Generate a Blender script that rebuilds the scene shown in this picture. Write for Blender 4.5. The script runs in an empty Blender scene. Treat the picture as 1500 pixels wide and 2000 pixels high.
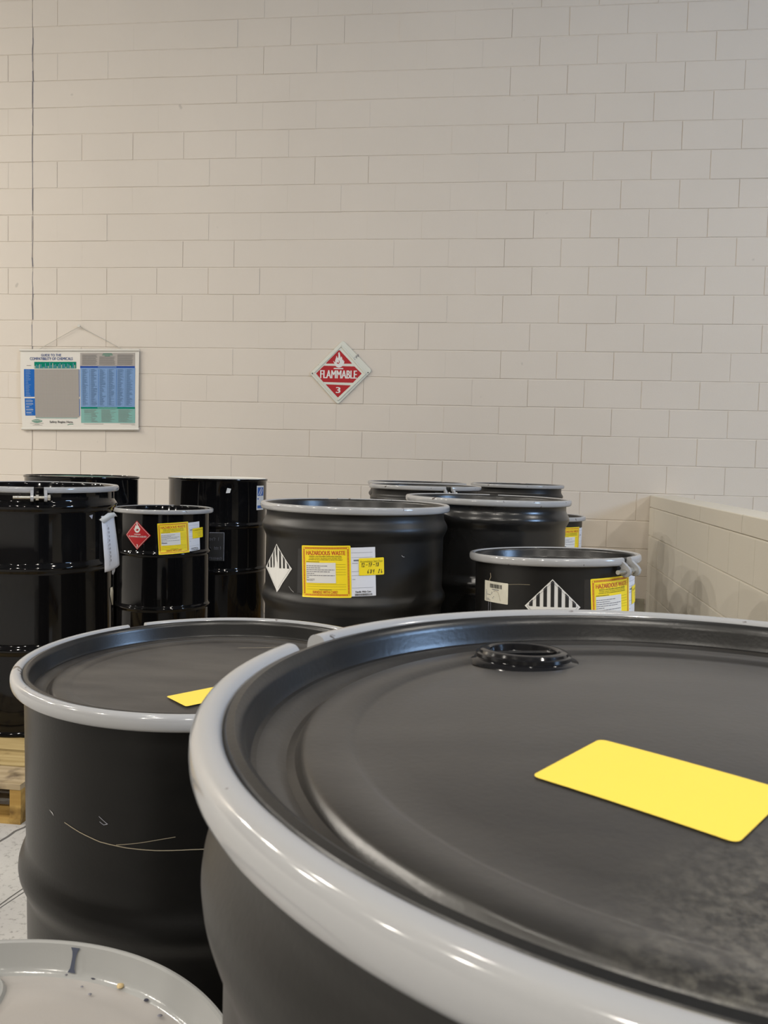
import bpy, math, random
from mathutils import Vector, Matrix, Euler
from mathutils.geometry import tessellate_polygon

random.seed(7)
SC = bpy.context.scene
COL = SC.collection
PI = math.pi

# ------------------------------------------------------------------ camera
cam_d = bpy.data.cameras.new('camera')
cam = bpy.data.objects.new('camera', cam_d)
COL.objects.link(cam)
CAM_H = 1.1887
rx = Vector((0.992415, 0.120148, 0.026007))
up = Vector((-0.032851, 0.055336, 0.997927))
fw = Vector((-0.118459, 0.991213, -0.058863))
m = Matrix((rx, up, -fw)).transposed().to_4x4()
m.translation = (0, 0, CAM_H)
cam.matrix_world = m
cam_d.sensor_fit = 'VERTICAL'
cam_d.lens = 4.44
cam_d.sensor_height = 2000 / 1623.4 * 4.44
cam_d.sensor_width = cam_d.sensor_height * 0.75
cam_d.clip_start = 0.02
cam_d.dof.use_dof = True
cam_d.dof.focus_distance = 2.9
cam_d.dof.aperture_fstop = 4.0
SC.camera = cam

# ------------------------------------------------------------------ world, exposure
SC.view_settings.view_transform = 'Standard'
SC.view_settings.look = 'None'
SC.view_settings.exposure = 0.0
SC.view_settings.gamma = 1.0
SC.view_settings.use_curve_mapping = False
w = bpy.data.worlds.new('world')
SC.world = w
w.use_nodes = True
w.node_tree.nodes['Background'].inputs[0].default_value = (1.0, 0.96, 0.9, 1)
w.node_tree.nodes['Background'].inputs[1].default_value = 0.05

# ------------------------------------------------------------------ lamps (hall high bays; far left ones added to brighten the low wall)
LAMP_Z = 6.2
LAMP_GAIN = 0.40
def high_bay(x, y, power, size=0.30, z=LAMP_Z):
    l = bpy.data.lights.new('high_bay_lamp', 'AREA')
    l.shape = 'DISK'; l.size = size; l.energy = power * LAMP_GAIN
    l.color = (1.0, 0.935, 0.835)
    o = bpy.data.objects.new('high_bay_lamp', l)
    o.location = (x, y, z)
    COL.objects.link(o)
for (x, y, p) in [(-10.8, 5.3, 700), (-9.4, 3.4, 600), (-10.8, 1.0, 900), (-6.2, 1.6, 340), (-2.2, 1.0, 80), (1.6, 1.0, 80), (6.0, 2.0, 330),
                  (-10.8, -3.2, 800), (-6.2, -3.2, 380), (-2.2, -3.2, 330), (1.6, -3.2, 330), (5.6, -3.2, 330),
                  (-4.0, -7.6, 420), (0.0, -7.6, 420), (4.0, -7.6, 420)]:
    high_bay(x, y, p)

# ------------------------------------------------------------------ materials
def mat(name, col, rough=0.5, metal=0.0, spec=0.5, var=0.0, vscale=8.0, bump=0.0, bscale=200.0,
        emit=None, coat=0.0, coat_rough=0.1, rvar=0.0):
    M = bpy.data.materials.new(name)
    M.use_nodes = True
    nt = M.node_tree; N = nt.nodes; L = nt.links
    b = N['Principled BSDF']
    b.inputs['Base Color'].default_value = (*col, 1)
    b.inputs['Roughness'].default_value = rough
    b.inputs['Metallic'].default_value = metal
    b.inputs['Specular IOR Level'].default_value = spec
    b.inputs['Coat Weight'].default_value = coat
    b.inputs['Coat Roughness'].default_value = coat_rough
    tc = N.new('ShaderNodeTexCoord')
    if var or rvar:
        n = N.new('ShaderNodeTexNoise'); n.inputs['Scale'].default_value = vscale
        n.inputs['Detail'].default_value = 5
        L.new(tc.outputs['Object'], n.inputs['Vector'])
        if var:
            r = N.new('ShaderNodeMapRange')
            r.inputs[1].default_value = 0.3; r.inputs[2].default_value = 0.7
            r.inputs[3].default_value = 1 - var; r.inputs[4].default_value = 1 + var
            L.new(n.outputs['Fac'], r.inputs[0])
            mx = N.new('ShaderNodeMix'); mx.data_type = 'RGBA'; mx.blend_type = 'MULTIPLY'
            mx.inputs[0].default_value = 1
            mx.inputs[6].default_value = (*col, 1)
            L.new(r.outputs[0], mx.inputs[7])
            L.new(mx.outputs[2], b.inputs['Base Color'])
        if rvar:
            r2 = N.new('ShaderNodeMapRange')
            r2.inputs[1].default_value = 0.3; r2.inputs[2].default_value = 0.7
            r2.inputs[3].default_value = rough - rvar; r2.inputs[4].default_value = rough + rvar
            L.new(n.outputs['Fac'], r2.inputs[0]); L.new(r2.outputs[0], b.inputs['Roughness'])
    if bump:
        n2 = N.new('ShaderNodeTexNoise'); n2.inputs['Scale'].default_value = bscale
        n2.inputs['Detail'].default_value = 4
        L.new(tc.outputs['Object'], n2.inputs['Vector'])
        bp = N.new('ShaderNodeBump'); bp.inputs['Strength'].default_value = bump
        bp.inputs['Distance'].default_value = 0.002
        L.new(n2.outputs['Fac'], bp.inputs['Height']); L.new(bp.outputs[0], b.inputs['Normal'])
    if emit:
        b.inputs['Emission Color'].default_value = (*emit[0], 1)
        b.inputs['Emission Strength'].default_value = emit[1]
    return M

def srgb(r, g, b):
    f = lambda c: (c / 255 / 12.92) if c / 255 <= 0.04045 else ((c / 255 + 0.055) / 1.055) ** 2.4
    return (f(r), f(g), f(b))

def wall_paint(name, col):
    M = mat(name, col, 0.75, spec=0.3, bump=0.25, bscale=120)
    nt = M.node_tree; N = nt.nodes; L = nt.links; b = N['Principled BSDF']
    g = N.new('ShaderNodeNewGeometry')
    n = N.new('ShaderNodeTexNoise'); n.inputs['Scale'].default_value = 0.8; n.inputs['Detail'].default_value = 3
    L.new(g.outputs['Position'], n.inputs['Vector'])
    r = N.new('ShaderNodeMapRange'); r.inputs[1].default_value = 0.3; r.inputs[2].default_value = 0.7
    r.inputs[3].default_value = 0.97; r.inputs[4].default_value = 1.03
    L.new(n.outputs['Fac'], r.inputs[0])
    # sparse small scuff marks
    n2 = N.new('ShaderNodeTexNoise'); n2.inputs['Scale'].default_value = 9; n2.inputs['Detail'].default_value = 2
    L.new(g.outputs['Position'], n2.inputs['Vector'])
    r2 = N.new('ShaderNodeMapRange'); r2.inputs[1].default_value = 0.755; r2.inputs[2].default_value = 0.80
    r2.inputs[3].default_value = 1.0; r2.inputs[4].default_value = 0.78
    L.new(n2.outputs['Fac'], r2.inputs[0])
    mu = N.new('ShaderNodeMath'); mu.operation = 'MULTIPLY'
    L.new(r.outputs[0], mu.inputs[0]); L.new(r2.outputs[0], mu.inputs[1])
    mx = N.new('ShaderNodeMix'); mx.data_type = 'RGBA'; mx.blend_type = 'MULTIPLY'; mx.inputs[0].default_value = 1
    mx.inputs[6].default_value = (*col, 1)
    L.new(mu.outputs[0], mx.inputs[7]); L.new(mx.outputs[2], b.inputs['Base Color'])
    return M

def concrete():
    M = mat('sealed_concrete', (0.5, 0.49, 0.47), 0.55, bump=0.2, bscale=60)
    nt = M.node_tree; N = nt.nodes; L = nt.links; b = N['Principled BSDF']
    tc = N.new('ShaderNodeTexCoord')
    n = N.new('ShaderNodeTexNoise'); n.inputs['Scale'].default_value = 3; n.inputs['Detail'].default_value = 8
    n2 = N.new('ShaderNodeTexNoise'); n2.inputs['Scale'].default_value = 55; n2.inputs['Detail'].default_value = 6
    n2.inputs['Roughness'].default_value = 0.7
    L.new(tc.outputs['Object'], n.inputs['Vector']); L.new(tc.outputs['Object'], n2.inputs['Vector'])
    cr = N.new('ShaderNodeValToRGB')
    cr.color_ramp.elements[0].position = 0.3; cr.color_ramp.elements[0].color = (0.40, 0.392, 0.385, 1)
    cr.color_ramp.elements[1].position = 0.7; cr.color_ramp.elements[1].color = (0.52, 0.51, 0.485, 1)
    L.new(n.outputs['Fac'], cr.inputs[0])
    c2 = N.new('ShaderNodeValToRGB')
    c2.color_ramp.elements[0].position = 0.33; c2.color_ramp.elements[0].color = (0.5, 0.49, 0.49, 1)
    c2.color_ramp.elements[1].position = 0.46; c2.color_ramp.elements[1].color = (1, 1, 1, 1)
    L.new(n2.outputs['Fac'], c2.inputs[0])
    mx = N.new('ShaderNodeMix'); mx.data_type = 'RGBA'; mx.blend_type = 'MULTIPLY'; mx.inputs[0].default_value = 1
    L.new(cr.outputs[0], mx.inputs[6]); L.new(c2.outputs[0], mx.inputs[7])
    L.new(mx.outputs[2], b.inputs['Base Color'])
    return M

def drum_paint(name, col, rough, dust=0.0, bump=0.06, spec=0.5, chips=None, dustcol=(0.12, 0.11, 0.095), edge=None, sheen=0.0):
    """black / grey drum paint: faint smeared dust, optional chips; edge = (r0, r1, direction) gathers dust by the rim"""
    M = mat(name, col, rough, spec=spec, bump=bump, bscale=260)
    nt = M.node_tree; N = nt.nodes; L = nt.links; b = N['Principled BSDF']
    tc = N.new('ShaderNodeTexCoord')
    cur = None
    base = N.new('ShaderNodeRGB'); base.outputs[0].default_value = (*col, 1); cur = base.outputs[0]
    if dust:
        mp = N.new('ShaderNodeMapping'); mp.inputs['Scale'].default_value = (3, 9, 6)
        mp.inputs['Rotation'].default_value = (0, 0, 0.3)
        n = N.new('ShaderNodeTexNoise'); n.inputs['Scale'].default_value = 1.6; n.inputs['Detail'].default_value = 7
        n.inputs['Roughness'].default_value = 0.6
        L.new(tc.outputs['Object'], mp.inputs[0]); L.new(mp.outputs[0], n.inputs['Vector'])
        r = N.new('ShaderNodeMapRange'); r.inputs[1].default_value = 0.4; r.inputs[2].default_value = 0.75
        r.inputs[3].default_value = 0; r.inputs[4].default_value = dust
        L.new(n.outputs['Fac'], r.inputs[0])
        mx = N.new('ShaderNodeMix'); mx.data_type = 'RGBA'
        L.new(r.outputs[0], mx.inputs[0]); L.new(cur, mx.inputs[6]); mx.inputs[7].default_value = (*dustcol, 1)
        cur = mx.outputs[2]
    if edge:
        c, r0, r1, amt = edge
        vs = N.new('ShaderNodeVectorMath'); vs.operation = 'SUBTRACT'; vs.inputs[1].default_value = c
        L.new(tc.outputs['Object'], vs.inputs[0])
        ln = N.new('ShaderNodeVectorMath'); ln.operation = 'LENGTH'; L.new(vs.outputs[0], ln.inputs[0])
        r = N.new('ShaderNodeMapRange'); r.inputs[1].default_value = r1; r.inputs[2].default_value = r0
        r.inputs[3].default_value = 0; r.inputs[4].default_value = 1
        L.new(ln.outputs['Value'], r.inputs[0])
        n = N.new('ShaderNodeTexNoise'); n.inputs['Scale'].default_value = 170; n.inputs['Detail'].default_value = 6
        n.inputs['Roughness'].default_value = 0.75
        L.new(tc.outputs['Object'], n.inputs['Vector'])
        r2 = N.new('ShaderNodeMapRange'); r2.inputs[1].default_value = 0.42; r2.inputs[2].default_value = 0.72
        r2.inputs[3].default_value = 0; r2.inputs[4].default_value = amt
        L.new(n.outputs['Fac'], r2.inputs[0])
        mu = N.new('ShaderNodeMath'); mu.operation = 'MULTIPLY'
        L.new(r.outputs[0], mu.inputs[0]); L.new(r2.outputs[0], mu.inputs[1])
        mx = N.new('ShaderNodeMix'); mx.data_type = 'RGBA'
        L.new(mu.outputs[0], mx.inputs[0]); L.new(cur, mx.inputs[6]); mx.inputs[7].default_value = (0.32, 0.30, 0.25, 1)
        cur = mx.outputs[2]
    if chips:
        n = N.new('ShaderNodeTexNoise'); n.inputs['Scale'].default_value = chips[0]; n.inputs['Detail'].default_value = 4
        n.inputs['Roughness'].default_value = 0.6
        L.new(tc.outputs['Object'], n.inputs['Vector'])
        r = N.new('ShaderNodeMapRange'); r.inputs[1].default_value = chips[1]; r.inputs[2].default_value = chips[1] + 0.02
        L.new(n.outputs['Fac'], r.inputs[0])
        mx = N.new('ShaderNodeMix'); mx.data_type = 'RGBA'
        L.new(r.outputs[0], mx.inputs[0]); L.new(cur, mx.inputs[6]); mx.inputs[7].default_value = (*chips[2], 1)
        cur = mx.outputs[2]
    L.new(cur, b.inputs['Base Color'])
    if sheen:   # dust film catches light at grazing angles
        b.inputs['Sheen Weight'].default_value = sheen
        b.inputs['Sheen Roughness'].default_value = 0.45
        b.inputs['Sheen Tint'].default_value = (1.0, 0.93, 0.86, 1)
    return M

def wood(name, c0, c1):
    M = mat(name, c0, 0.75, spec=0.25, bump=0.3, bscale=90)
    nt = M.node_tree; N = nt.nodes; L = nt.links; b = N['Principled BSDF']
    g = N.new('ShaderNodeTexCoord')
    mp = N.new('ShaderNodeMapping'); mp.inputs['Scale'].default_value = (3, 45, 45)
    mp.inputs['Rotation'].default_value = (0, 0, 0.04)
    n = N.new('ShaderNodeTexNoise'); n.inputs['Scale'].default_value = 1; n.inputs['Detail'].default_value = 6
    L.new(g.outputs['Object'], mp.inputs[0]); L.new(mp.outputs[0], n.inputs['Vector'])
    n2 = N.new('ShaderNodeTexNoise'); n2.inputs['Scale'].default_value = 11; n2.inputs['Detail'].default_value = 5
    L.new(g.outputs['Object'], n2.inputs['Vector'])
    cr = N.new('ShaderNodeValToRGB')
    cr.color_ramp.elements[0].position = 0.3; cr.color_ramp.elements[0].color = (*c0, 1)
    cr.color_ramp.elements[1].position = 0.7; cr.color_ramp.elements[1].color = (*c1, 1)
    L.new(n.outputs['Fac'], cr.inputs[0])
    c2 = N.new('ShaderNodeValToRGB')
    c2.color_ramp.elements[0].position = 0.30; c2.color_ramp.elements[0].color = (0.3, 0.27, 0.27, 1)
    c2.color_ramp.elements[1].position = 0.47; c2.color_ramp.elements[1].color = (1, 1, 1, 1)
    L.new(n2.outputs['Fac'], c2.inputs[0])
    mx = N.new('ShaderNodeMix'); mx.data_type = 'RGBA'; mx.blend_type = 'MULTIPLY'; mx.inputs[0].default_value = 1
    L.new(cr.outputs[0], mx.inputs[6]); L.new(c2.outputs[0], mx.inputs[7])
    L.new(mx.outputs[2], b.inputs['Base Color'])
    return M

WALL_C = (0.66, 0.60, 0.525)
M_WALL = wall_paint('block_wall_paint', WALL_C)
M_LOW = wall_paint('low_wall_paint', (0.67, 0.63, 0.545))
M_FLOOR = concrete()
M_CEIL = mat('ceiling_deck', (0.16, 0.16, 0.16), 0.8)
M_ROOM = mat('far_wall_paint', (0.10, 0.09, 0.08), 0.8)
M_SATIN = drum_paint('satin_black_paint', (0.0075, 0.0073, 0.007), 0.40, dust=0.06, spec=0.4)
M_DEEP = drum_paint('deep_black_paint', (0.0045, 0.0043, 0.004), 0.34, dust=0.03, spec=0.22)
M_LIDA = drum_paint('dusty_black_lid', (0.0105, 0.0095, 0.0085), 0.34, dust=0.18, spec=1.0, sheen=0.09, edge=((0.03, -0.245, 0.9), 0.03, 0.15, 0.9))
M_LIDB = drum_paint('dusty_black_lid_smeared', (0.018, 0.016, 0.0145), 0.40, dust=0.42, spec=0.7, sheen=0.06)
M_LID = drum_paint('black_lid_paint', (0.012, 0.012, 0.012), 0.3, dust=0.1)
M_GLOSS = drum_paint('gloss_black_paint', (0.0045, 0.0045, 0.005), 0.06, spec=0.32, bump=0)
M_BLACKPLASTIC = mat('black_plastic', (0.008, 0.008, 0.009), 0.12)
M_RING = drum_paint('grey_ring_paint', (0.365, 0.37, 0.38), 0.11, bump=0, chips=(26, 0.665, (0.09, 0.075, 0.065)))
M_STEEL = mat('zinc_steel', (0.62, 0.61, 0.56), 0.32, metal=1.0, var=0.15, vscale=60)
M_WHITEDRUM = drum_paint('pale_grey_paint', (0.35, 0.355, 0.35), 0.14, dust=0.05, dustcol=(0.3, 0.29, 0.27))
M_WHITELID = drum_paint('pale_dusty_head', (0.38, 0.365, 0.355), 0.4, dust=0.25, dustcol=(0.42, 0.37, 0.31), chips=(70, 0.80, (0.12, 0.11, 0.12)))
M_BLUESTRIPE = mat('slate_blue_paint', (0.065, 0.075, 0.11), 0.4)
M_PALEHEAD = mat('pale_head_paint', (0.72, 0.71, 0.66), 0.3)
M_YEL = mat('yellow_sticker', (0.90, 0.70, 0.02), 0.42, spec=0.4)
M_YELLID = mat('yellow_lid_sticker', (0.93, 0.68, 0.09), 0.5, spec=0.4)
M_PAPER = mat('white_paper', (0.70, 0.72, 0.78), 0.5, spec=0.4)
M_CREAM = mat('cream_sticker', (0.66, 0.64, 0.54), 0.5, spec=0.4, var=0.05, vscale=40)
M_WHITE = mat('white_sticker', (0.72, 0.72, 0.70), 0.45, spec=0.4)
M_RED = mat('red_ink', (0.50, 0.035, 0.02), 0.45)
M_BLACKINK = mat('black_ink', (0.015, 0.015, 0.015), 0.5)
M_GREYINK = mat('grey_ink', (0.16, 0.16, 0.19), 0.5)
M_PALEINK = mat('pale_ink', (0.35, 0.36, 0.42), 0.5)
M_OLIVE = mat('olive_ink', (0.18, 0.17, 0.01), 0.5)
M_BLUE = mat('blue_ink', (0.03, 0.12, 0.40), 0.45)
M_TAPE = mat('clear_tape', (0.018, 0.018, 0.019), 0.16)
M_DIAMOND = mat('red_placard', (0.42, 0.016, 0.022), 0.45, spec=0.3)
M_SIGNWHITE = mat('white_enamel', (0.68, 0.69, 0.62), 0.3)
M_GREEN = mat('green_sheet', (0.045, 0.17, 0.13), 0.4)
M_WOOD = wood('pallet_wood', srgb(152, 130, 84), srgb(184, 164, 118))
M_WOODG = wood('weathered_pallet_wood', srgb(148, 130, 98), srgb(178, 160, 130))
M_WOODY = wood('yellow_pallet_wood', srgb(156, 122, 64), srgb(184, 152, 88))
M_SCRATCH = mat('scratch', (0.36, 0.31, 0.22), 0.6)
M_SCRATCHW = mat('pale_scratch', (0.42, 0.42, 0.42), 0.6)
M_TAN = mat('tan_crumb', (0.55, 0.42, 0.22), 0.8)
M_DARKBIT = mat('dark_crumb', (0.03, 0.03, 0.05), 0.7)
M_STRING = mat('white_string', (0.6, 0.58, 0.52), 0.8)
P_WHITE = mat('poster_white', (0.73, 0.70, 0.64), 0.16, coat=0.4, coat_rough=0.05)
P_BLUE = mat('poster_blue', (0.02, 0.13, 0.45), 0.16)
P_NAVY = mat('poster_navy', (0.02, 0.07, 0.33), 0.16)
P_GREEN = mat('poster_green', (0.005, 0.20, 0.13), 0.16)
P_GREY = mat('poster_grey', (0.34, 0.32, 0.29), 0.16)
P_GRID = mat('poster_grid_grey', (0.40, 0.37, 0.34), 0.16)
P_LBLUE = mat('poster_light_blue', (0.20, 0.33, 0.56), 0.16)
P_MINT = mat('poster_mint', (0.22, 0.44, 0.40), 0.16)
P_INK = mat('poster_ink', (0.10, 0.17, 0.28), 0.2)
P_INKG = mat('poster_grey_ink', (0.21, 0.20, 0.19), 0.2)
P_TITLE = mat('poster_title_ink', (0.05, 0.09, 0.25), 0.2)
P_DARK = mat('poster_dark_ink', (0.06, 0.06, 0.07), 0.2)
P_RAIL = mat('poster_rail_plastic', (0.62, 0.60, 0.55), 0.3)

# ------------------------------------------------------------------ mesh helpers
class MB:
    def __init__(s): s.v = []; s.f = []; s.m = []
    def add(s, vs, fs, mi=0):
        o = len(s.v); s.v += [tuple(p) for p in vs]
        for f in fs: s.f.append(tuple(i + o for i in f)); s.m.append(mi)
    def box(s, x0, y0, z0, x1, y1, z1, mi=0):
        s.add([(x0,y0,z0),(x1,y0,z0),(x1,y1,z0),(x0,y1,z0),(x0,y0,z1),(x1,y0,z1),(x1,y1,z1),(x0,y1,z1)],
              [(3,2,1,0),(4,5,6,7),(0,1,5,4),(1,2,6,5),(2,3,7,6),(3,0,4,7)], mi)
    def lathe(s, prof, n=96, mi=0, a0=0.0, a1=2*PI, cap0=False, cx=0, cy=0):
        full = abs(a1 - a0 - 2*PI) < 1e-6
        cols = n if full else n + 1
        vs = []
        for i in range(cols):
            a = a0 + (a1 - a0) * i / n
            c, sn = math.cos(a), math.sin(a)
            for r, z in prof: vs.append((cx + r*c, cy + r*sn, z))
        k = len(prof); fs = []
        for i in range(n):
            j = (i + 1) % cols
            for t in range(k - 1):
                A = i*k+t; Bq = j*k+t
                if prof[t][0] < 1e-9: fs.append((A, Bq+1, A+1))
                elif prof[t+1][0] < 1e-9: fs.append((A, Bq, A+1))
                else: fs.append((A, Bq, Bq+1, A+1))
        s.add(vs, fs, mi)
    def tube(s, pts, r, n=8, mi=0, caps=True):
        pts = [Vector(p) for p in pts]; vs = []; fs = []
        for i, p in enumerate(pts):
            d = (pts[min(i+1, len(pts)-1)] - pts[max(i-1, 0)]).normalized()
            u = d.cross(Vector((0, 0, 1)))
            if u.length < 1e-3: u = d.cross(Vector((1, 0, 0)))
            u.normalize(); v = d.cross(u)
            for k in range(n):
                a = 2*PI*k/n; vs.append(p + u*math.cos(a)*r + v*math.sin(a)*r)
        for i in range(len(pts)-1):
            for k in range(n):
                fs.append((i*n+k, i*n+(k+1) % n, (i+1)*n+(k+1) % n, (i+1)*n+k))
        if caps:
            fs.append(tuple(range(n-1, -1, -1))); fs.append(tuple((len(pts)-1)*n+k for k in range(n)))
        s.add(vs, fs, mi)
    def build(s, name, mats, parent=None, smooth=None, label=None, kind=None):
        me = bpy.data.meshes.new(name)
        me.from_pydata(s.v, [], s.f)
        if not isinstance(mats, (list, tuple)): mats = [mats]
        for q in mats: me.materials.append(q)
        me.polygons.foreach_set('material_index', s.m)
        me.validate()
        if smooth is not None:
            me.polygons.foreach_set('use_smooth', [True]*len(me.polygons))
            me.set_sharp_from_angle(angle=math.radians(smooth))
        me.update()
        o = bpy.data.objects.new(name, me); COL.objects.link(o)
        if parent: o.parent = parent
        if label: o['label'] = label
        if kind: o['kind'] = kind
        return o

def link_copy(o, parent):
    c = o.copy(); COL.objects.link(c); c.parent = parent
    return c
def copy_tree(o, parent=None):
    c = o.copy(); COL.objects.link(c); c.parent = parent
    for ch in list(o.children): copy_tree(ch, c)
    return c
def tag(o, label, cat, group=None):
    o['label'] = label; o['category'] = cat
    if group: o['group'] = group
    return o
def thing(name, label, cat, loc, group=None):
    o = bpy.data.objects.new(name, None); COL.objects.link(o); o.location = loc
    o.empty_display_size = 0.1
    return tag(o, label, cat, group)
def struct(o):
    o['kind'] = 'structure'; return o

# text as mesh, normalised to its bounding box
_tc = {}
def text_mesh(s, bold=0.0):
    key = (s, bold)
    if key in _tc: return _tc[key]
    cu = bpy.data.curves.new('t', 'FONT'); cu.body = s; cu.offset = bold; cu.resolution_u = 3
    o = bpy.data.objects.new('t', cu); COL.objects.link(o)
    dg = bpy.context.evaluated_depsgraph_get(); dg.update()
    me = o.evaluated_get(dg).to_mesh()
    vs = [(v.co.x, v.co.y) for v in me.vertices]; fs = [tuple(p.vertices) for p in me.polygons]
    o.evaluated_get(dg).to_mesh_clear()
    bpy.data.objects.remove(o); bpy.data.curves.remove(cu)
    x0 = min(v[0] for v in vs); x1 = max(v[0] for v in vs); y0 = min(v[1] for v in vs); y1 = max(v[1] for v in vs)
    vs = [((x-x0)/(x1-x0), (y-y0)/(y1-y0)) for x, y in vs]
    _tc[key] = (vs, fs); return vs, fs

class Print:
    """flat print laid out in (s, t) metres, mapped onto a surface by fn(s, t, lift)"""
    def __init__(self, fn, rot=0.0, off=(0, 0), ystep=None):
        self.ystep = ystep
        self.fn = fn; self.mb = MB(); self.c = math.cos(rot); self.s = math.sin(rot); self.off = off
        self.mats = []
    def mi(self, M):
        if M not in self.mats: self.mats.append(M)
        return self.mats.index(M)
    def p(self, s, t, e):
        return self.fn(self.off[0] + s*self.c - t*self.s, self.off[1] + s*self.s + t*self.c, e)
    def poly(self, pts, M, e, step=0.012):
        x0 = min(q[0] for q in pts); x1 = max(q[0] for q in pts)
        n = max(1, int(math.ceil((x1-x0)/step)))
        for k in range(n):
            a = x0 + (x1-x0)*k/n; b = x0 + (x1-x0)*(k+1)/n
            cur = pts
            for lim, sg in ((a, 1), (b, -1)):
                out = []
                for i in range(len(cur)):
                    P, Q = cur[i], cur[(i+1) % len(cur)]
                    dp, dq = sg*(P[0]-lim), sg*(Q[0]-lim)
                    if dp >= 0: out.append(P)
                    if dp*dq < 0:
                        u = dp/(dp-dq); out.append((P[0]+(Q[0]-P[0])*u, P[1]+(Q[1]-P[1])*u))
                cur = out
                if len(cur) < 3: break
            if len(cur) >= 3:
                self.mb.add([self.p(x, y, e) for x, y in cur], [tuple(range(len(cur)))], self.mi(M))
    def concave(self, pts, M, e):
        tri = tessellate_polygon([[Vector((x, y, 0)) for x, y in pts]])
        self.mb.add([self.p(x, y, e) for x, y in pts], [tuple(t) for t in tri], self.mi(M))
    def rect(self, x0, y0, x1, y1, M, e, step=0.012):
        n = max(1, int(math.ceil((y1-y0)/self.ystep))) if self.ystep else 1
        for k in range(n):
            a = y0+(y1-y0)*k/n; b = y0+(y1-y0)*(k+1)/n
            self.poly([(x0,a),(x1,a),(x1,b),(x0,b)], M, e, step)
    def rrect(self, x0, y0, x1, y1, r, M, e):
        pts = []
        for cx, cy, a in ((x1-r, y0+r, -90), (x1-r, y1-r, 0), (x0+r, y1-r, 90), (x0+r, y0+r, 180)):
            for k in range(5):
                q = math.radians(a + 90*k/4); pts.append((cx+r*math.cos(q), cy+r*math.sin(q)))
        if not self.ystep: self.poly(pts, M, e); return
        n = max(1, int(math.ceil((y1-y0)/self.ystep)))
        for k in range(n):
            a = y0+(y1-y0)*k/n; b = y0+(y1-y0)*(k+1)/n; cur = pts
            for lim, sg in ((a, 1), (b, -1)):
                out = []
                for i in range(len(cur)):
                    P, Q = cur[i], cur[(i+1) % len(cur)]
                    dp, dq = sg*(P[1]-lim), sg*(Q[1]-lim)
                    if dp >= 0: out.append(P)
                    if dp*dq < 0:
                        v = dp/(dp-dq); out.append((P[0]+(Q[0]-P[0])*v, P[1]+(Q[1]-P[1])*v))
                cur = out
            if len(cur) >= 3: self.poly(cur, M, e)
    def text(self, s, x0, y0, w, h, M, e, bold=0.0, rot90=False):
        vs, fs = text_mesh(s)
        for k, dx in enumerate((0.0, -1, 1) if bold else (0.0,)):
            d = dx*bold*h*2.2
            self.mb.add([self.p(x0+u*w+d, y0+v*h, e+k*2e-5) for u, v in vs], fs, self.mi(M))
    def stroke(self, pts, wd, M, e):
        fine = [pts[0]]
        for (a, b), (c, d) in zip(pts[:-1], pts[1:]):
            k = max(1, int(math.hypot(c-a, d-b)/0.01))
            fine += [(a+(c-a)*i/k, b+(d-b)*i/k) for i in range(1, k+1)]
        for (a, b), (c, d) in zip(fine[:-1], fine[1:]):
            L = math.hypot(c-a, d-b)
            if L < 1e-6: continue
            nx, ny = -(d-b)/L*wd/2, (c-a)/L*wd/2
            ex, ey = (c-a)/L*wd*0.4, (d-b)/L*wd*0.4
            self.mb.add([self.p(x, y, e) for x, y in ((a-ex-nx,b-ey-ny),(c+ex-nx,d+ey-ny),(c+ex+nx,d+ey+ny),(a-ex+nx,b-ey+ny))],
                        [(0,1,2,3)], self.mi(M))
    def lines(self, x0, x1, ytop, ybot, n, M, e, fill=0.5, rag=0.35, rnd=None):
        rnd = rnd or random
        dy = (ytop-ybot)/n
        for k in range(n):
            y = ytop - dy*(k+0.5); L = (x1-x0)*(1-rag*rnd.random())
            self.rect(x0, y-dy*fill/2, x0+L, y+dy*fill/2, M, e, 0.05)
    def build(self, name, parent, label=None):
        return self.mb.build(name, self.mats, parent, label=label)

def hoop_swell(hoops):
    """extra radius of the drum wall at height z relative to the ring"""
    def sw(z):
        return max([0.0] + [amp*(0.5+0.5*math.cos(PI*(z-zc)/hw)) for zc, hw, amp in hoops if abs(z-zc) < hw])
    return sw
def cyl_map(rad, h, ang, zrel, bulge=None, swell=None):
    """(s, t) -> point on a drum side: ang in degrees, zrel relative to ring height h"""
    a0 = math.radians(ang)
    def fn(s, t, e):
        a = a0 + s/rad; z = h + zrel + t
        r = rad + e + (bulge(s, t) if bulge else 0) + (swell(zrel+t) if swell else 0)
        return (r*math.cos(a), r*math.sin(a), z)
    return fn

# ------------------------------------------------------------------ the setting
WY = 6.2316           # face of the back wall
BH, BL = 0.2032, 0.4064
JX0 = -0.7231
CTRL = JX0 - 7*BL     # control joint
f = MB(); f.box(-16, -11, -0.2, 8.5, WY+0.2, 0.0)
floor = struct(f.build('floor', M_FLOOR))
# cracks in the slab
cr = MB()
def crack(pts, wd):
    for i, ((a, b), (c, d)) in enumerate(zip(pts[:-1], pts[1:])):
        L = math.hypot(c-a, d-b); nx, ny = -(d-b)/L*wd/2, (c-a)/L*wd/2
        cr.add([(a-nx,b-ny,0.0006),(c-nx,d-ny,0.0006),(c+nx,d+ny,0.0006),(a+nx,b+ny,0.0006)], [(0,1,2,3)])
def jag(a, b, n, amp, seed):
    q = random.Random(seed); out = []
    for k in range(n+1):
        u = k/n; out.append((a[0]+(b[0]-a[0])*u+q.uniform(-amp, amp), a[1]+(b[1]-a[1])*u+q.uniform(-amp, amp)))
    return out
crack(jag((-1.62, 1.24), (-1.405, 2.53), 40, 0.005, 1), 0.009)
crack(jag((-1.36, 1.3), (-1.19, 2.22), 30, 0.003, 2), 0.004)
crack(jag((-1.345, 1.3), (-1.18, 2.20), 30, 0.003, 3), 0.003)
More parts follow.
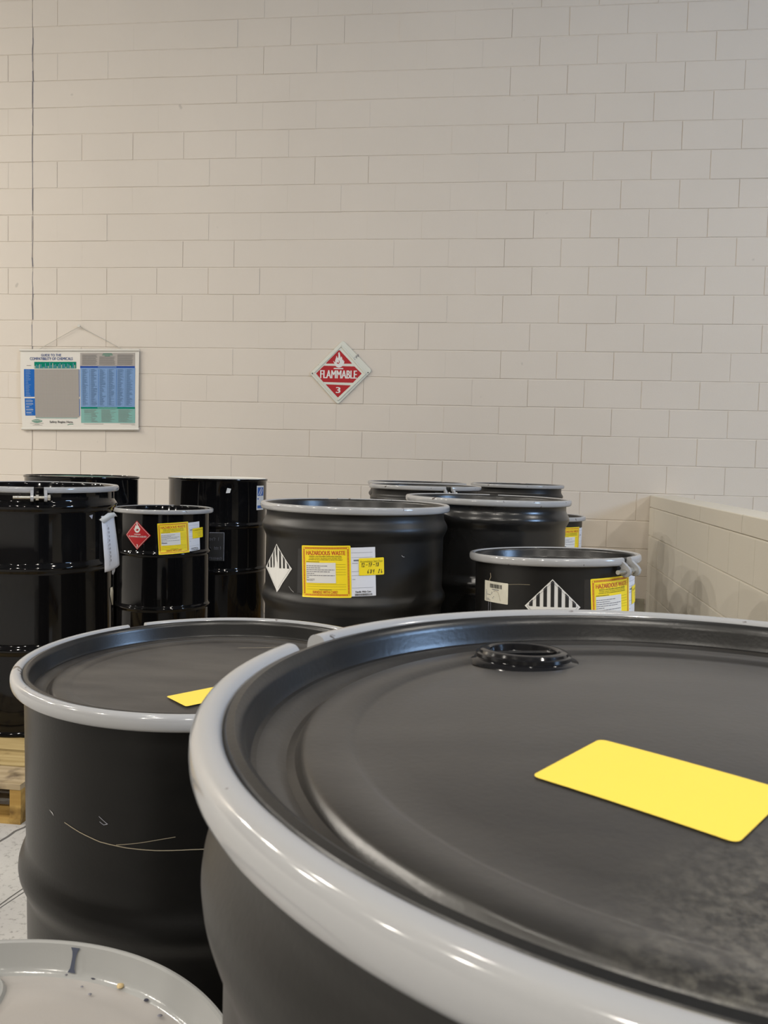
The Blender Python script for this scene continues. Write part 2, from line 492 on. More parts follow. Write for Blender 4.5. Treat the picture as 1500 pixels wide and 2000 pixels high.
cr.build('crack', mat('crack_dirt', (0.10, 0.095, 0.09), 0.9), floor)
f = MB(); f.box(-16, -11, 7.0, 8.5, WY+0.2, 7.1); struct(f.build('ceiling', M_CEIL))
f = MB(); f.box(-16.2, -11, 0, -16, WY+0.2, 7); struct(f.build('wall_left', M_ROOM))
f = MB(); f.box(-16, -11.2, 0, 8.5, -11, 7); struct(f.build('wall_front', M_ROOM))
# far right wall with a daylit window
WX = 8.5; wy0, wy1, wz0, wz1 = -0.75, 0.95, 3.1, 4.9
f = MB()
f.box(WX, -11, 0, WX+0.2, wy0, 7); f.box(WX, wy1, 0, WX+0.2, WY+0.2, 7)
f.box(WX, wy0, 0, WX+0.2, wy1, wz0); f.box(WX, wy0, wz1, WX+0.2, wy1, 7)
struct(f.build('wall_far_right', M_ROOM))
f = MB()
for (a, b, c, d) in ((wy0, wz0, wy1, wz0+0.06), (wy0, wz1-0.06, wy1, wz1), (wy0, wz0, wy0+0.06, wz1), (wy1-0.06, wz0, wy1, wz1)):
    f.box(WX+0.05, a, b, WX+0.12, c, d)
win = struct(f.build('window_1', P_RAIL))
f = MB(); f.box(WX+0.10, wy0+0.05, wz0+0.05, WX+0.11, wy1-0.05, wz1-0.05)
f.build('pane', mat('daylit_pane', (0.1, 0.1, 0.1), 0.3, emit=((0.40, 0.63, 1.0), 46.0)), win)

# back wall: mortar plane with every block its own piece
f = MB(); f.box(-16, WY+0.004, 0, 8.5, WY+0.2, 7)
wall_back = struct(f.build('wall_back', M_WALL))

def block_geo(mb, x0, z0, x1, z1, y, bz, bx, dep, tilt=0.0, mi=0, jig=0.0):
    """painted concrete block: flat face with chamfers falling back to the joints"""
    g = 0.0015
    gx = 0.0009 if bx > 0.0015 else 0.0001
    xs0, xs1 = x0+gx, x1-gx; zs0, zs1 = z0+g, z1-g
    j = lambda: random.uniform(-jig, jig)
    fr = [(xs0+bx, y+tilt, zs0+bz+j()), (xs1-bx, y-tilt, zs0+bz+j()), (xs1-bx, y-tilt, zs1-bz+j()), (xs0+bx, y+tilt, zs1-bz+j())]
    ou = [(xs0, y+dep, zs0), (xs1, y+dep, zs0), (xs1, y+dep, zs1), (xs0, y+dep, zs1)]
    bk = [(xs0, y+0.03, zs0), (xs1, y+0.03, zs0), (xs1, y+0.03, zs1), (xs0, y+0.03, zs1)]
    vs = fr + ou + bk
    fs = [(0,1,2,3)]
    for i in range(4):
        k = (i+1) % 4
        fs.append((i, 4+i, 4+k, k)); fs.append((4+i, 8+i, 8+k, 4+k))
    mb.add(vs, fs, mi)

rb = random.Random(11)
def rows_blocks(i):
    off = 0.0 if i % 2 else BH
    xs = []
    n = -30
    edges = [JX0 + off + BL*k for k in range(-14, 16)]
    edges = [e for e in edges if abs(e-CTRL) > 0.02] + [CTRL]
    edges.sort()
    return list(zip(edges[:-1], edges[1:]))
stuffb = MB()
_bc = {}
nsing = 0
for i in range(0, 26):
    for (x0, x1) in rows_blocks(i):
        z0 = i*BH; z1 = z0+BH; xm = (x0+x1)/2
        if x1 - x0 < 0.05: continue
        vis = (-3.97 < xm < 2.05) if i >= 5 else (0.55 < xm < 1.2 and i >= 1)
        if i > 22: vis = False
        if i == 5 and not (-3.97 < xm < 2.05): vis = False
        right = xm > 0.1 or (rb.random() < 0.15)
        bx = rb.choice([0.0022, 0.003]) if right else rb.choice([0.0001, 0.0001, 0.0001, 0.0016])
        lc = abs(x0-CTRL) < 0.02; rc = abs(x1-CTRL) < 0.02
        if vis:
            var = rb.randrange(3)
            key = (round(x1-x0, 3), var, right, lc, rc)
            if key not in _bc:
                q = MB(); w_ = (x1-x0)
                block_geo(q, -w_/2+(0.003 if lc else 0), 0, w_/2-(0.003 if rc else 0), BH, 0, (0.0042, 0.0028, 0.0036)[var], bx,
                          (0.0045, 0.003, 0.0038)[var], (0.0, 0.0006, -0.0006)[var])
                o = q.build('block', M_WALL, wall_back); _bc[key] = o
            else:
                o = link_copy(_bc[key], wall_back)
            jx = (rb.uniform(-0.004, 0.004) if (lc or rc) else 0)
            o.location = (xm+jx, WY+rb.uniform(-0.0012, 0.0008), z0+rb.uniform(-0.0008, 0.0008)); nsing += 1
        else:
            block_geo(stuffb, x0, z0, x1, z1, WY, 0.0036, bx, 0.0038)
stuffb.build('block_courses', M_WALL, wall_back, kind='stuff')
# dark sealant in the control joint
f = MB()
z = 0.9
pts = []
while z < 5.0:
    pts.append((CTRL+rb.uniform(-0.004, 0.004), z)); z += rb.uniform(0.03, 0.11)
for (a, b), (c, d) in zip(pts[:-1], pts[1:]):
    wd = rb.uniform(0.0018, 0.0042)
    if rb.random() < 0.12 or b < 1.5: wd *= 0.35
    f.add([(a-wd, WY-0.0012, b), (a+wd, WY-0.0012, b), (c+wd, WY-0.0012, d), (c-wd, WY-0.0012, d)], [(0,1,2,3)])
f.build('control_joint', mat('joint_sealant', (0.17, 0.165, 0.19), 0.8), wall_back)

# low wall on the right, blocks on its near face, capped
lw = bpy.data.objects.new('wall_right', None); COL.objects.link(lw); lw['kind'] = 'structure'
lw.location = (1.2015, WY, 0); lw.rotation_euler = (0, 0, -0.030)
LWT = 0.19; TOP = 1.006; CAPZ = 0.917; LEN = 5.6
f = MB(); f.box(0.006, -LEN, 0, LWT-0.006, -0.001, CAPZ); f.build('core', M_LOW, lw)
def lblock(y0, y1, z0, z1, name='block'):
    q = MB(); g = 0.002; b = 0.0035
    ya, yb, za, zb = y0+g*0.5, y1-g*0.5, z0+g, z1-g
    fr = [(0, ya+0.001, za+b), (0, yb-0.001, za+b), (0, yb-0.001, zb-b), (0, ya+0.001, zb-b)]
    ou = [(0.004, ya, za), (0.004, yb, za), (0.004, yb, zb), (0.004, ya, zb)]
    bk = [(LWT, ya, za), (LWT, yb, za), (LWT, yb, zb), (LWT, ya, zb)]
    fs = [(3,2,1,0)]
    for i in range(4):
        k = (i+1) % 4; fs += [(k, 4+k, 4+i, i), (4+k, 8+k, 8+i, 4+i)]
    fs.append((8,9,10,11))
    q.add(fr+ou+bk, fs)
    o = q.build(name, M_LOW, lw); o.location.x = rb.uniform(-0.001, 0.001)
for ci, (za, zb) in enumerate([(CAPZ, TOP), (0.7135, CAPZ), (0.51, 0.7135), (0.307, 0.51), (0.1035, 0.307), (0.0, 0.1035)]):
    y = 0.0; first = True
    while y > -LEN+0.01:
        L = BL/2 if (first and ci % 2) else BL
        if ci == 0: L = 0.81
        y2 = max(-LEN, y-L)
        lblock(y2, y, za, zb); y = y2; first = False
# darker mottled strip where the low wall meets the back wall's foot
f = MB(); f.box(0.93, WY-0.012, 0.0, 1.19, WY-0.001, 0.245); f.build('base_strip', mat('mottled_base', (0.30, 0.28, 0.22), 0.8, var=0.3, vscale=12), wall_back)

# ------------------------------------------------------------------ pallets
def make_pallet(x0, x1, y0, y1, label, first):
    root = thing('wooden_pallet', label, 'pallet', ((x0+x1)/2, y0, 0), 'wooden pallets under the drums')
    wx = (x1-x0)/2; D = y1-y0
    bh = 0.131
    # deck boards run along x, front to back
    widths = [0.143, 0.124, 0.122, 0.10, 0.10, 0.10, 0.143]
    n = len(widths); gap = (D - sum(widths))/(n-1)
    gaps = [0.008, 0.020] + [(D-sum(widths)-0.028)/(n-3)]*(n-3)
    y = 0.0
    for k, wd in enumerate(widths):
        q = MB(); q.box(-wx, y, bh-0.018, wx, y+wd, bh)
        q.build('deck_board', (M_WOODG, M_WOOD, M_WOOD)[min(k, 2)] if first else M_WOOD, root)
        y += wd + (gaps[k] if k < n-1 else 0)
    for xa in (-wx, -0.019, wx-0.038):
        q = MB(); q.box(xa, 0.003, 0.0177, xa+0.038, D-0.003, bh-0.0182); q.build('stringer', M_WOODY, root)
    for ya in (0.0, 0.30, D/2-0.05, D-0.40, D-0.10):
        q = MB(); q.box(-wx, ya, 0.0, wx, ya+0.10, 0.0175); q.build('skid_board', M_WOODY, root)
    return root
make_pallet(-2.641, -1.441, 2.447, 3.47, 'weathered wooden pallet under the gloss black drum cut by the left edge', True)
make_pallet(-2.46, -1.24, 3.80, 5.10, 'hidden wooden pallet under the slim gloss drum with the red diamond', False)
make_pallet(-0.72, 0.50, 2.23, 3.42, 'hidden wooden pallet under the drum labelled NA3077', False)
make_pallet(-0.70, 0.56, 3.85, 4.815, 'hidden wooden pallet under the grey ringed drum with a silver bolt', False)
make_pallet(-0.73, 0.54, 4.835, 5.86, 'hidden wooden pallet under the ringed drum closest to the back wall', False)
make_pallet(-0.12, 1.08, 0.18, 1.26, 'hidden wooden pallet under the nearest drum', False)
PH = 0.131

# ------------------------------------------------------------------ drums
def body_profile(R, h, hoops, top='open'):
    """outer wall of a steel drum from its foot to the ring at height h"""
    p = [(0.0, 0.012), (R-0.02, 0.012), (R-0.006, 0.0), (R+0.004, 0.0), (R+0.0065, 0.006), (R+0.0045, 0.014), (R, 0.019)]
    end = h - 0.012 if top == 'open' else h - 0.016
    for (zc, hw, amp) in sorted(hoops, key=lambda q: q[0]):
        z = h + zc
        for k in range(-6, 7):
            u = k/6
            p.append((R + amp*(0.5+0.5*math.cos(PI*u)), z + u*hw))
    p = [q for q in p if q[1] < end - 0.002] + [(R, end)]
    return p
def ring_section(rc, hw, hh):
    pts = []
    for k in range(20):
        a = 2*PI*k/20
        c, s = math.cos(a), math.sin(a)
        pts.append((rc + hw*abs(c)**0.75*math.copysign(1, c), hh*abs(s)**0.8*math.copysign(1, s)))
    return pts

def make_drum(name, loc, tilt, R, h, hoops, label, body_m, lid_m, ring_m=None, gap_ang=None, group=None, bolt_len=0.13,
              bung=None, seg=128, bolt_side=1, lift=0.0, lid_wall_m=None, crown=0.0):
    root = thing(name, label, 'drum', loc, group)
    tx, ty = tilt
    root.rotation_euler = Euler((math.atan(ty), -math.atan(tx), 0))
    k = R/0.286
    q = MB(); prof = body_profile(R, h, hoops)
    prof += [(R+0.001, h-0.004), (R+0.002, h+0.001), (R-0.002, h+0.002), (R-0.006, h-0.01)]
    q.lathe(prof, seg); q.build('body', body_m, root, smooth=32)
    # lid: curl under the ring, chime wall, ledge, groove, raised band, centre panel
    hl = h + lift
    lp = [(R+0.003, h-0.002), (R+0.0035, h+0.005), (R+0.001, h+0.0083), (R-0.003, h+0.0088), (R-0.0065, h+0.0065), (R-0.0085, h+0.001),
          (R-0.0100, hl-0.0165), (R-0.0115, hl-0.0200), (R-0.0145, hl-0.0206), (R-0.0225, hl-0.0210), (R-0.0265, hl-0.0240), (R-0.030, hl-0.0258),
          (R-0.0345, hl-0.0246), (R-0.0375, hl-0.0198), (R-0.0405, hl-0.0183), (R-0.062, hl-0.0181), (R-0.0655, hl-0.0202), (R-0.069, hl-0.0210),
          ] + [(R-0.069-(R-0.069)*k/10, hl-0.0210+(0.0015+crown)*(1-(1-k/10)**2)) for k in range(1, 11)]
    q = MB(); q.lathe(lp[:9], seg, 1); q.lathe(lp[8:], seg, 0); lid = q.build('lid', [lid_m, lid_wall_m or lid_m], root, smooth=40)
    if ring_m:
        ga = math.radians(gap_ang); gw = 0.0165/R
        sec = ring_section(R+0.0105, 0.0085, 0.0115)
        q = MB(); n = seg; vs = []; a0 = ga+gw; a1 = ga+2*PI-gw; kk = len(sec)
        for i in range(n+1):
            a = a0+(a1-a0)*i/n
            for r, z in sec: vs.append((r*math.cos(a), r*math.sin(a), h+z))
        fs = []
        for i in range(n):
            for t in range(kk):
                u = (t+1) % kk; fs.append((i*kk+t, (i+1)*kk+t, (i+1)*kk+u, i*kk+u))
        fs.append(tuple(range(kk))); fs.append(tuple(n*kk+t for t in range(kk-1, -1, -1)))
        q.add(vs, fs); ring = q.build('locking_ring', ring_m, root, smooth=45)
        # local frame at the gap: tangent T, radial O
        T = Vector((-math.sin(ga), math.cos(ga), 0)); O = Vector((math.cos(ga), math.sin(ga), 0)); Z = Vector((0, 0, 1))
        B0 = O*(R+0.0175) + Z*h
        def P(t, o, z): return B0 + T*t + O*o + Z*z
        bz, bo = -0.026, 0.0085
        for sg in (-1, 1):
            q = MB(); t0 = sg*0.0180; t1 = sg*0.0285
            out = [(-0.012, 0.0), (0.0, 0.001)]
            for a in range(50, -221, -30):
                out.append((bo+0.0155*math.cos(math.radians(a)), bz+0.0155*math.sin(math.radians(a))))
            out.append((-0.012, -0.010))
            vs = [P(t0, o, z) for o, z in out] + [P(t1, o, z) for o, z in out]; nn = len(out)
            fs = [tuple(range(nn)), tuple(range(2*nn-1, nn-1, -1))] + [(i, nn+i, nn+(i+1) % nn, (i+1) % nn) for i in range(nn)]
            q.add(vs, fs); q.build('lug', ring_m, root, smooth=40)
        q = MB(); s_ = bolt_side
        q.tube([P(-s_*0.040, bo, bz), P(s_*(bolt_len-0.038), bo, bz)], 0.0062, 12)
        hd = []
        def hexa(t0, t1, r):
            vs = [P(t, bo+r*math.cos(2*PI*i/6), bz+r*math.sin(2*PI*i/6)) for t in (t0, t1) for i in range(6)]
            return vs, [tuple(range(6)), tuple(range(11, 5, -1))] + [(i, 6+i, 6+(i+1) % 6, (i+1) % 6) for i in range(6)]
        q.add(*hexa(-s_*0.0295, -s_*0.039, 0.0115))
        bolt = q.build('bolt', M_STEEL, root, smooth=40)
        q = MB(); q.add(*hexa(s_*0.001, s_*0.0105, 0.0118)); q.build('nut', M_STEEL, bolt, smooth=30)
    if bung:
        bx, by, br = bung
        zt = hl-0.0195
        q = MB()
        q.lathe([(br+0.008, zt-0.002), (br+0.005, zt+0.0008), (br+0.001, zt+0.0012), (br, zt+0.002), (br, zt+0.0048), (br-0.002, zt+0.0056), (br-0.003, zt+0.0075),
                 (br-0.005, zt+0.0083), (br-0.0095, zt+0.0083), (br-0.0112, zt+0.0074), (br-0.0125, zt+0.003), (br-0.014, zt+0.0022), (0.006, zt+0.0022), (0.0, zt+0.0022)], 48, cx=bx, cy=by)
        q.v = [(x, y, z-0.055*(y-by)) for x, y, z in q.v]
        bg = q.build('bung', M_BLACKPLASTIC, root, smooth=40, label='gloss black bung plug')
        q = MB()   # wrench bar across the plug
        for ang in (0.35,):
            c, s = math.cos(ang), math.sin(ang); L = br-0.013; wv = 0.0045
            vs = [(bx+c*u*L - s*v*wv, by+s*u*L + c*v*wv, zt+zz) for zz in (0.002, 0.0060) for u, v in ((-1,-1),(1,-1),(1,1),(-1,1))]
            q.add(vs, [(4,5,6,7),(0,1,5,4),(1,2,6,5),(2,3,7,6),(3,0,4,7)])
        q.v = [(x, y, z-0.055*(y-by)) for x, y, z in q.v]
        q.build('wrench_bar', M_BLACKPLASTIC, bg)
    return root

# labels -------------------------------------------------------------
HAND = {'1': [[(0.1, 0.75), (0.35, 1), (0.25, 0)]], '2': [[(0, 0.8), (0.3, 1), (0.6, 0.8), (0.45, 0.45), (0, 0), (0.75, 0.08)]],
        '-': [[(0.05, 0.5), (0.7, 0.52)]], '7': [[(0, 0.95), (0.7, 0.98), (0.2, -0.05)], [(0.1, 0.48), (0.65, 0.52)]],
        '8': [[(0.6, 0.85), (0.3, 1), (0.1, 0.8), (0.55, 0.45), (0.6, 0.15), (0.3, 0), (0.05, 0.2), (0.5, 0.6), (0.6, 0.85)]],
        '6': [[(0.55, 1), (0.15, 0.6), (0.05, 0.2), (0.3, 0), (0.6, 0.2), (0.4, 0.45), (0.1, 0.3)]],
        '4': [[(0.1, 0.95), (0.1, 0.5), (0.6, 0.5)], [(0.6, 1), (0.35, -0.1)]],
        'l': [[(0.1, 0), (0.5, 0.7), (0.6, 1), (0.4, 0.95), (0.3, 0.1), (0.4, 0)]], 'b': [[(0.2, 0.9), (0.2, 0), (0.5, 0), (0.6, 0.25), (0.3, 0.4)]]}
def hand(pr, s, x, y, hgt, adv, wd, M, e, slant=0.2):
    for ch in s:
        if ch != ' ':
            for st in HAND[ch]:
                pr.stroke([(x + (u*0.62 + v*slant*0.5)*hgt, y + v*hgt) for u, v in st], wd, M, e)
        x += adv*(0.55 if ch == '1' else 1)
def barcode(pr, x0, y0, w, hgt, M, e, seed):
    q = random.Random(seed); x = x0
    while x < x0+w-0.002:
        b = q.choice([0.0007, 0.0011, 0.0016]); pr.rect(x, y0, x+b, y0+hgt, M, e, 0.05); x += b + q.choice([0.0007, 0.0012])
def hazard_set(drum, R, h, ang, z, rot, detail=2, sheet=True, date=True, seed=1, hoops=()):
    """white shipping sheet, yellow hazardous waste label over it, small yellow date sticker on top"""
    fn = cyl_map(R, h, ang, z, swell=hoop_swell(hoops)); q = random.Random(seed)
    if sheet:
        pr = Print(fn, rot, ystep=0.006); pr.rect(0.0, -0.073, 0.148, 0.070, M_PAPER, 0.0005); o = pr.build('shipping_sheet', drum, 'white shipping sheet')
        pp = Print(fn, rot, ystep=0.006)
        for yy in (0.055, 0.041, 0.0, -0.012, -0.048): pp.rect(0.078, yy-0.0005, 0.140, yy+0.0005, M_PALEINK, 0.0008)
        pp.rect(0.084, 0.030, 0.112, 0.0345, M_GREYINK, 0.0008); pp.rect(0.080, 0.023, 0.096, 0.025, M_PALEINK, 0.0008); pp.rect(0.080, -0.024, 0.088, -0.022, M_PALEINK, 0.0008)
        pp.text('Handle With Care', 0.088, -0.0625, 0.045, 0.0055, M_BLACKINK, 0.0008, 0.02)
        barcode(pp, 0.086, -0.0715, 0.052, 0.0065, M_BLACKINK, 0.0008, seed)
        pp.build('print', o)
    pr = Print(fn, rot, ystep=0.006); pr.rrect(-0.0762, -0.0762, 0.0762, 0.0762, 0.003, M_YEL, 0.0011)
    o = pr.build('hazardous_waste_label', drum, 'yellow hazardous waste label')
    pp = Print(fn, rot, ystep=0.006); e = 0.0014
    a, b = 0.0712, 0.0662
    for (x0, y0, x1, y1) in ((-a, a-0.0008, a, a), (-a, -a, a, -a+0.0008), (-a, -a, -a+0.0008, a), (a-0.0008, -a, a, a),
                             (-b, b, b, b+0.0008), (-b, -b-0.0008, b, -b), (-b-0.0008, -b, -b, b), (b, -b, b+0.0008, b)):
        pp.rect(x0, y0, x1, y1, M_RED, e)
    n = 34
    for k in range(n):
        c = -b + 2*b*(k+0.5)/n
        for (x0, y0, x1, y1) in ((c-0.001, b, c+0.001, a), (c-0.001, -a, c+0.001, -b), (-a, c-0.001, -b, c+0.001), (b, c-0.001, a, c+0.001)):
            pp.rect(x0, y0, x1, y1, M_RED, e, 0.05)
    pp.text('HAZARDOUS WASTE', -0.0605, 0.0485, 0.121, 0.0125, M_RED, e, 0.014)
    pp.text('FEDERAL LAW PROHIBITS IMPROPER DISPOSAL.', -0.051, 0.0425, 0.102, 0.0036, M_OLIVE, e, 0.02)
    pp.text('IF FOUND, CONTACT THE NEAREST POLICE OR PUBLIC SAFETY', -0.050, 0.0375, 0.100, 0.0031, M_OLIVE, e, 0.015)
    pp.text('AUTHORITY OR THE U.S. ENVIRONMENTAL PROTECTION AGENCY', -0.053, 0.0332, 0.106, 0.0031, M_OLIVE, e, 0.015)
    pp.text('GENERATOR INFORMATION:', -0.061, 0.0272, 0.043, 0.0028, M_OLIVE, e, 0.02)
    for yy in (0.0215, 0.014, 0.0065, -0.001, -0.0085, -0.044, -0.0375): pp.rect(-0.060, yy-0.0003, 0.061, yy+0.0003, M_OLIVE, e)
    pp.rect(-0.060, -0.0525, 0.061, -0.0519, M_OLIVE, e)
    pp.text('HANDLE WITH CARE!', -0.0405, -0.0645, 0.076, 0.0085, M_RED, e, 0.012)
    pp.rect(-0.02, -0.054, 0.018, -0.0527, M_OLIVE, e)
    # white typed slip
    pp.rect(-0.0615, -0.0335, 0.0315, 0.0262, M_WHITE, e+0.0002)
    e2 = e+0.0005
    y = 0.0165
    for k in range(7):
        x = -0.0605; xe = (0.006, -0.015, 0.028, 0.014, -0.035, 0.028, -0.052)[k]
        while x < xe:
            wv = q.uniform(0.004, 0.012); pp.rect(x, y-0.0009, min(x+wv, xe), y+0.0009, M_GREYINK, e2, 0.05); x += wv+0.0013
        y -= 0.0056
    if detail == 2: pp.text('NA3077', -0.0605, -0.0280, 0.0265, 0.0068, M_GREYINK, e2, 0.0)
    else: pp.rect(-0.0605, -0.024, -0.034, -0.0195, M_GREYINK, e2)
    pp.build('print', o)
    if date:
        pr = Print(fn, rot, ystep=0.006); x0, y0 = 0.099, -0.012
        pr.rrect(x0, y0, x0+0.0745, y0+0.0505, 0.003, M_YEL, 0.0018); o = pr.build('date_sticker', drum, 'yellow accumulation date sticker')
        pp = Print(fn, rot, ystep=0.006); e = 0.0021
        pp.text('Accumulation Start Date', x0+0.004, y0+0.0375, 0.066, 0.0068, M_OLIVE, e, 0.0)
        if detail == 2:
            hand(pp, '12-17-18', x0+0.007, y0+0.0250, 0.0112, 0.0082, 0.0013, M_BLACKINK, e+0.0002)
            hand(pp, '684 lb', x0+0.024, y0+0.0055, 0.0112, 0.0080, 0.0013, M_BLACKINK, e+0.0002)
        else:
            for (dx, dy, L) in ((0.02, 0.027, 0.04), (0.03, 0.02, 0.03), (0.035, 0.011, 0.025)):
                pp.stroke([(x0+dx+L*t/6, y0+dy+0.0022*(t % 2)) for t in range(7)], 0.0008, M_GREYINK, e)
        pp.build('print', o)
def class9(drum, R, h, ang, z, rot, half, bulge=None):
    fn = cyl_map(R, h, ang, z, bulge)
    pr = Print(fn, rot); pr.poly([(0, -half), (half, 0), (0, half), (-half, 0)], M_WHITE, 0.0008, 0.006)
    o = pr.build('miscellaneous_hazard_label', drum, 'white diamond label with black stripes')
    pp = Print(fn, rot); e = 0.0013
    wd = half*0.128
    for k in range(-3, 4):
        c = k*wd*2; top0 = half*0.955 - abs(c-wd/2); top1 = half*0.955 - abs(c+wd/2)
        pts = [(c-wd/2, 0.0), (c+wd/2, 0.0), (c+wd/2, max(0.0005, top1))]
        if k == 0: pts.append((0, half*0.955))
        pts.append((c-wd/2, max(0.0005, top0)))
        pp.poly(pts, M_BLACKINK, e, 0.004)
    g = half*0.90; l = 0.0007
    for sx in (-1, 1):
        for sy in (-1, 1):
            pp.stroke([(0, sy*g), (sx*g*0.33, sy*g*0.67), (sx*g*0.66, sy*g*0.34), (sx*g, 0)], l, M_GREYINK, e+0.0003)
    pp.text('9', -half*0.06, -half*0.76, half*0.12, half*0.19, M_BLACKINK, e+0.0006, 0.0)
    pp.rect(-half*0.07, -half*0.80, half*0.07, -half*0.785, M_BLACKINK, e)
    pp.build('print', o)

FLAME = [(-0.0451, 0.0791), (-0.0511, 0.0914), (-0.043, 0.0859), (-0.0359, 0.0775), (-0.0352, 0.0972), (-0.0287, 0.1141), (-0.0256, 0.1298),
         (-0.0177, 0.1114), (-0.0127, 0.1171), (-0.0113, 0.1339), (-0.0134, 0.1479), (-0.0062, 0.1581), (-0.0001, 0.1424), (0.0032, 0.1257),
         (0.0075, 0.1134), (0.0118, 0.1258), (0.0179, 0.1118), (0.0211, 0.095), (0.0267, 0.1018), (0.0299, 0.0867), (0.0355, 0.0924),
         (0.033, 0.0755), (0.0243, 0.0586), (0.0148, 0.0473), (0.0034, 0.0426), (-0.0109, 0.0413), (-0.0254, 0.0468), (-0.0354, 0.0579)]
FLAME_IN = [(-0.0243, 0.0749), (-0.0176, 0.0834), (-0.014, 0.0739), (-0.0077, 0.0779), (-0.0064, 0.0919), (-0.0122, 0.0974), (-0.0047, 0.0947),
            (-0.0009, 0.0807), (-0.0059, 0.0706), (-0.0138, 0.0682)]

# shared hoop sets: (height below ring, half height, swell)
H55 = [(-0.062, 0.036, 0.0125), (-0.283, 0.036, 0.0115), (-0.585, 0.036, 0.0115)]
H55F = [(-0.064, 0.026, 0.0125), (-0.295, 0.024, 0.0105), (-0.600, 0.024, 0.0105)]

# A: the nearest drum
A = make_drum('steel_drum', (0.1492-0.0051, 0.4825+0.0048, PH+0.003), (-0.0056, 0.0053), 0.2855, 0.9116,
              [(-0.066, 0.040, 0.0120), (-0.275, 0.036, 0.0100), (-0.585, 0.036, 0.0035)],
              'nearest black drum, a glossy bung and yellow sticker on its dusty lid', M_SATIN, M_LIDA, M_RING, 159.0,
              bung=(-0.114, 0.178, 0.0375), seg=256, lift=0.0085, lid_wall_m=M_LID, crown=0.0065)
def flat_map(h, lift=0.0):
    return lambda s, t, e: (s, t, h+lift+e)
# yellow sticker on its lid
def lid_sticker(drum, cx, cy, L, W, ang, z, name='lid_sticker', M=None, crown=0.0):
    pr = Print(lambda s, t, e: (s, t, z+e+crown*(1-(s*s+t*t)/0.2165**2)), math.radians(ang), (cx, cy)); pr.rrect(-L/2, -W/2, L/2, W/2, 0.004, M or M_YELLID, 0.0006)
    return pr.build(name, drum, 'blank yellow sticker' if M is None else None)
lid_sticker(A, -0.0617, -0.0806, 0.0985, 0.0687, -35.8, 0.9116+0.0085-0.0208, crown=0.0080)

# B: second drum
Bd = make_drum('steel_drum', (-0.4168, 1.2792+0.022, 0.0075), (0.0032, 0.020), 0.2855, 0.853,
               [(-0.285, 0.040, 0.0115), (-0.565, 0.040, 0.0115)],
               'second nearest black drum, scratched side and yellow sticker on its lid, behind the pale drum', M_DEEP, M_LIDB, M_RING, 138.0, seg=192, lid_wall_m=M_LID)
lid_sticker(Bd, 0.0235, -0.115, 0.100, 0.0600, 48.5, 0.853-0.0185)
def deg(a): return (a+90)*PI/180*0.2855
sc = Print(cyl_map(0.2855, 0.853, -90, 0)); sc.stroke([(deg(-115.7), -0.158), (deg(-110), -0.164), (deg(-103), -0.170), (deg(-95), -0.172), (deg(-87), -0.172), (deg(-78), -0.170), (deg(-71.7), -0.170), (deg(-71.0), -0.175)], 0.0011, M_SCRATCH, 0.0006); sc.build('scratch', Bd, 'pale scratch')
sc = Print(cyl_map(0.2855, 0.853, -90, 0)); sc.stroke([(deg(-98), -0.170), (deg(-92), -0.164), (deg(-86), -0.157), (deg(-82), -0.153)], 0.0007, M_SCRATCH, 0.0007); sc.build('scratch', Bd, 'pale scratch')
sc = Print(cyl_map(0.2855, 0.853, -90, 0)); sc.concave([(deg(-123.0), -0.150), (deg(-121.2), -0.152), (deg(-120.6), -0.156)], M_SCRATCHW, 0.0006); sc.build('scratch', Bd, 'pale scratch')
sc = Print(cyl_map(0.2855, 0.853, -90, 0)); sc.stroke([(deg(-103), -0.143), (deg(-101.8), -0.146), (deg(-100.6), -0.144), (deg(-102), -0.140), (deg(-103.2), -0.136)], 0.0007, M_PALEINK, 0.0006); sc.build('scratch', Bd, 'pale scratch')
sl = Print(flat_map(0.853-0.0183)); sl.stroke([(-0.015, 0.170), (0.02, 0.178), (0.055, 0.190)], 0.0016, M_SCRATCH, 0.0006); sl.build('lid_scratch', Bd, 'tan scratch')

# C: centre drum
C = make_drum('steel_drum', (-0.4109, 2.6598, PH), (0, 0), 0.286, 0.9163, H55,
              'wide black drum in the middle labelled NA3077 and dated 12-17-18', M_SATIN, M_LID, M_RING, 115.0)
hazard_set(C, 0.286, 0.9163, -98.2, -0.180, math.radians(2.6), 2, seed=3, hoops=H55)
def wr(s, t): return 0.0004*(1+math.sin(s*110+t*40)) + hoop_swell(H55)(-0.186+t) + (0.006*max(0, (-s-0.02)/0.05)**2 if s < -0.02 else 0)
class9(C, 0.286, 0.9163, -136.0, -0.186, math.radians(4.0), 0.0735, wr)
for (s0, t0, s1, t1, e) in ((-0.094, -0.072, -0.07, 0.062, 0.0004), (0.05, -0.098, 0.148, -0.060, 0.0003)):
    pr = Print(cyl_map(0.286, 0.9163, -98.2, -0.18)); pr.rect(s0, t0, s1, t1, M_TAPE, e); pr.build('clear_tape', C, 'clear glossy tape strip')
for (s0, t0, s1, t1) in ((-0.128, -0.055, -0.108, -0.070), (-0.122, -0.078, -0.116, -0.080), (-0.121, -0.0765, -0.117, -0.0785), (-0.125, -0.095, -0.12, -0.097), (0.23, 0.05, 0.24, 0.045), (0.105, -0.083, 0.14, -0.088)):
    pr = Print(cyl_map(0.286, 0.9163, -98.2, -0.18))
    pr.stroke([(s0, t0), ((s0+s1)/2, (t0+t1)/2-0.002), (s1, t1)], 0.0012, M_SCRATCHW, 0.0006)
    pr.build('scratch', C, 'pale scuff')

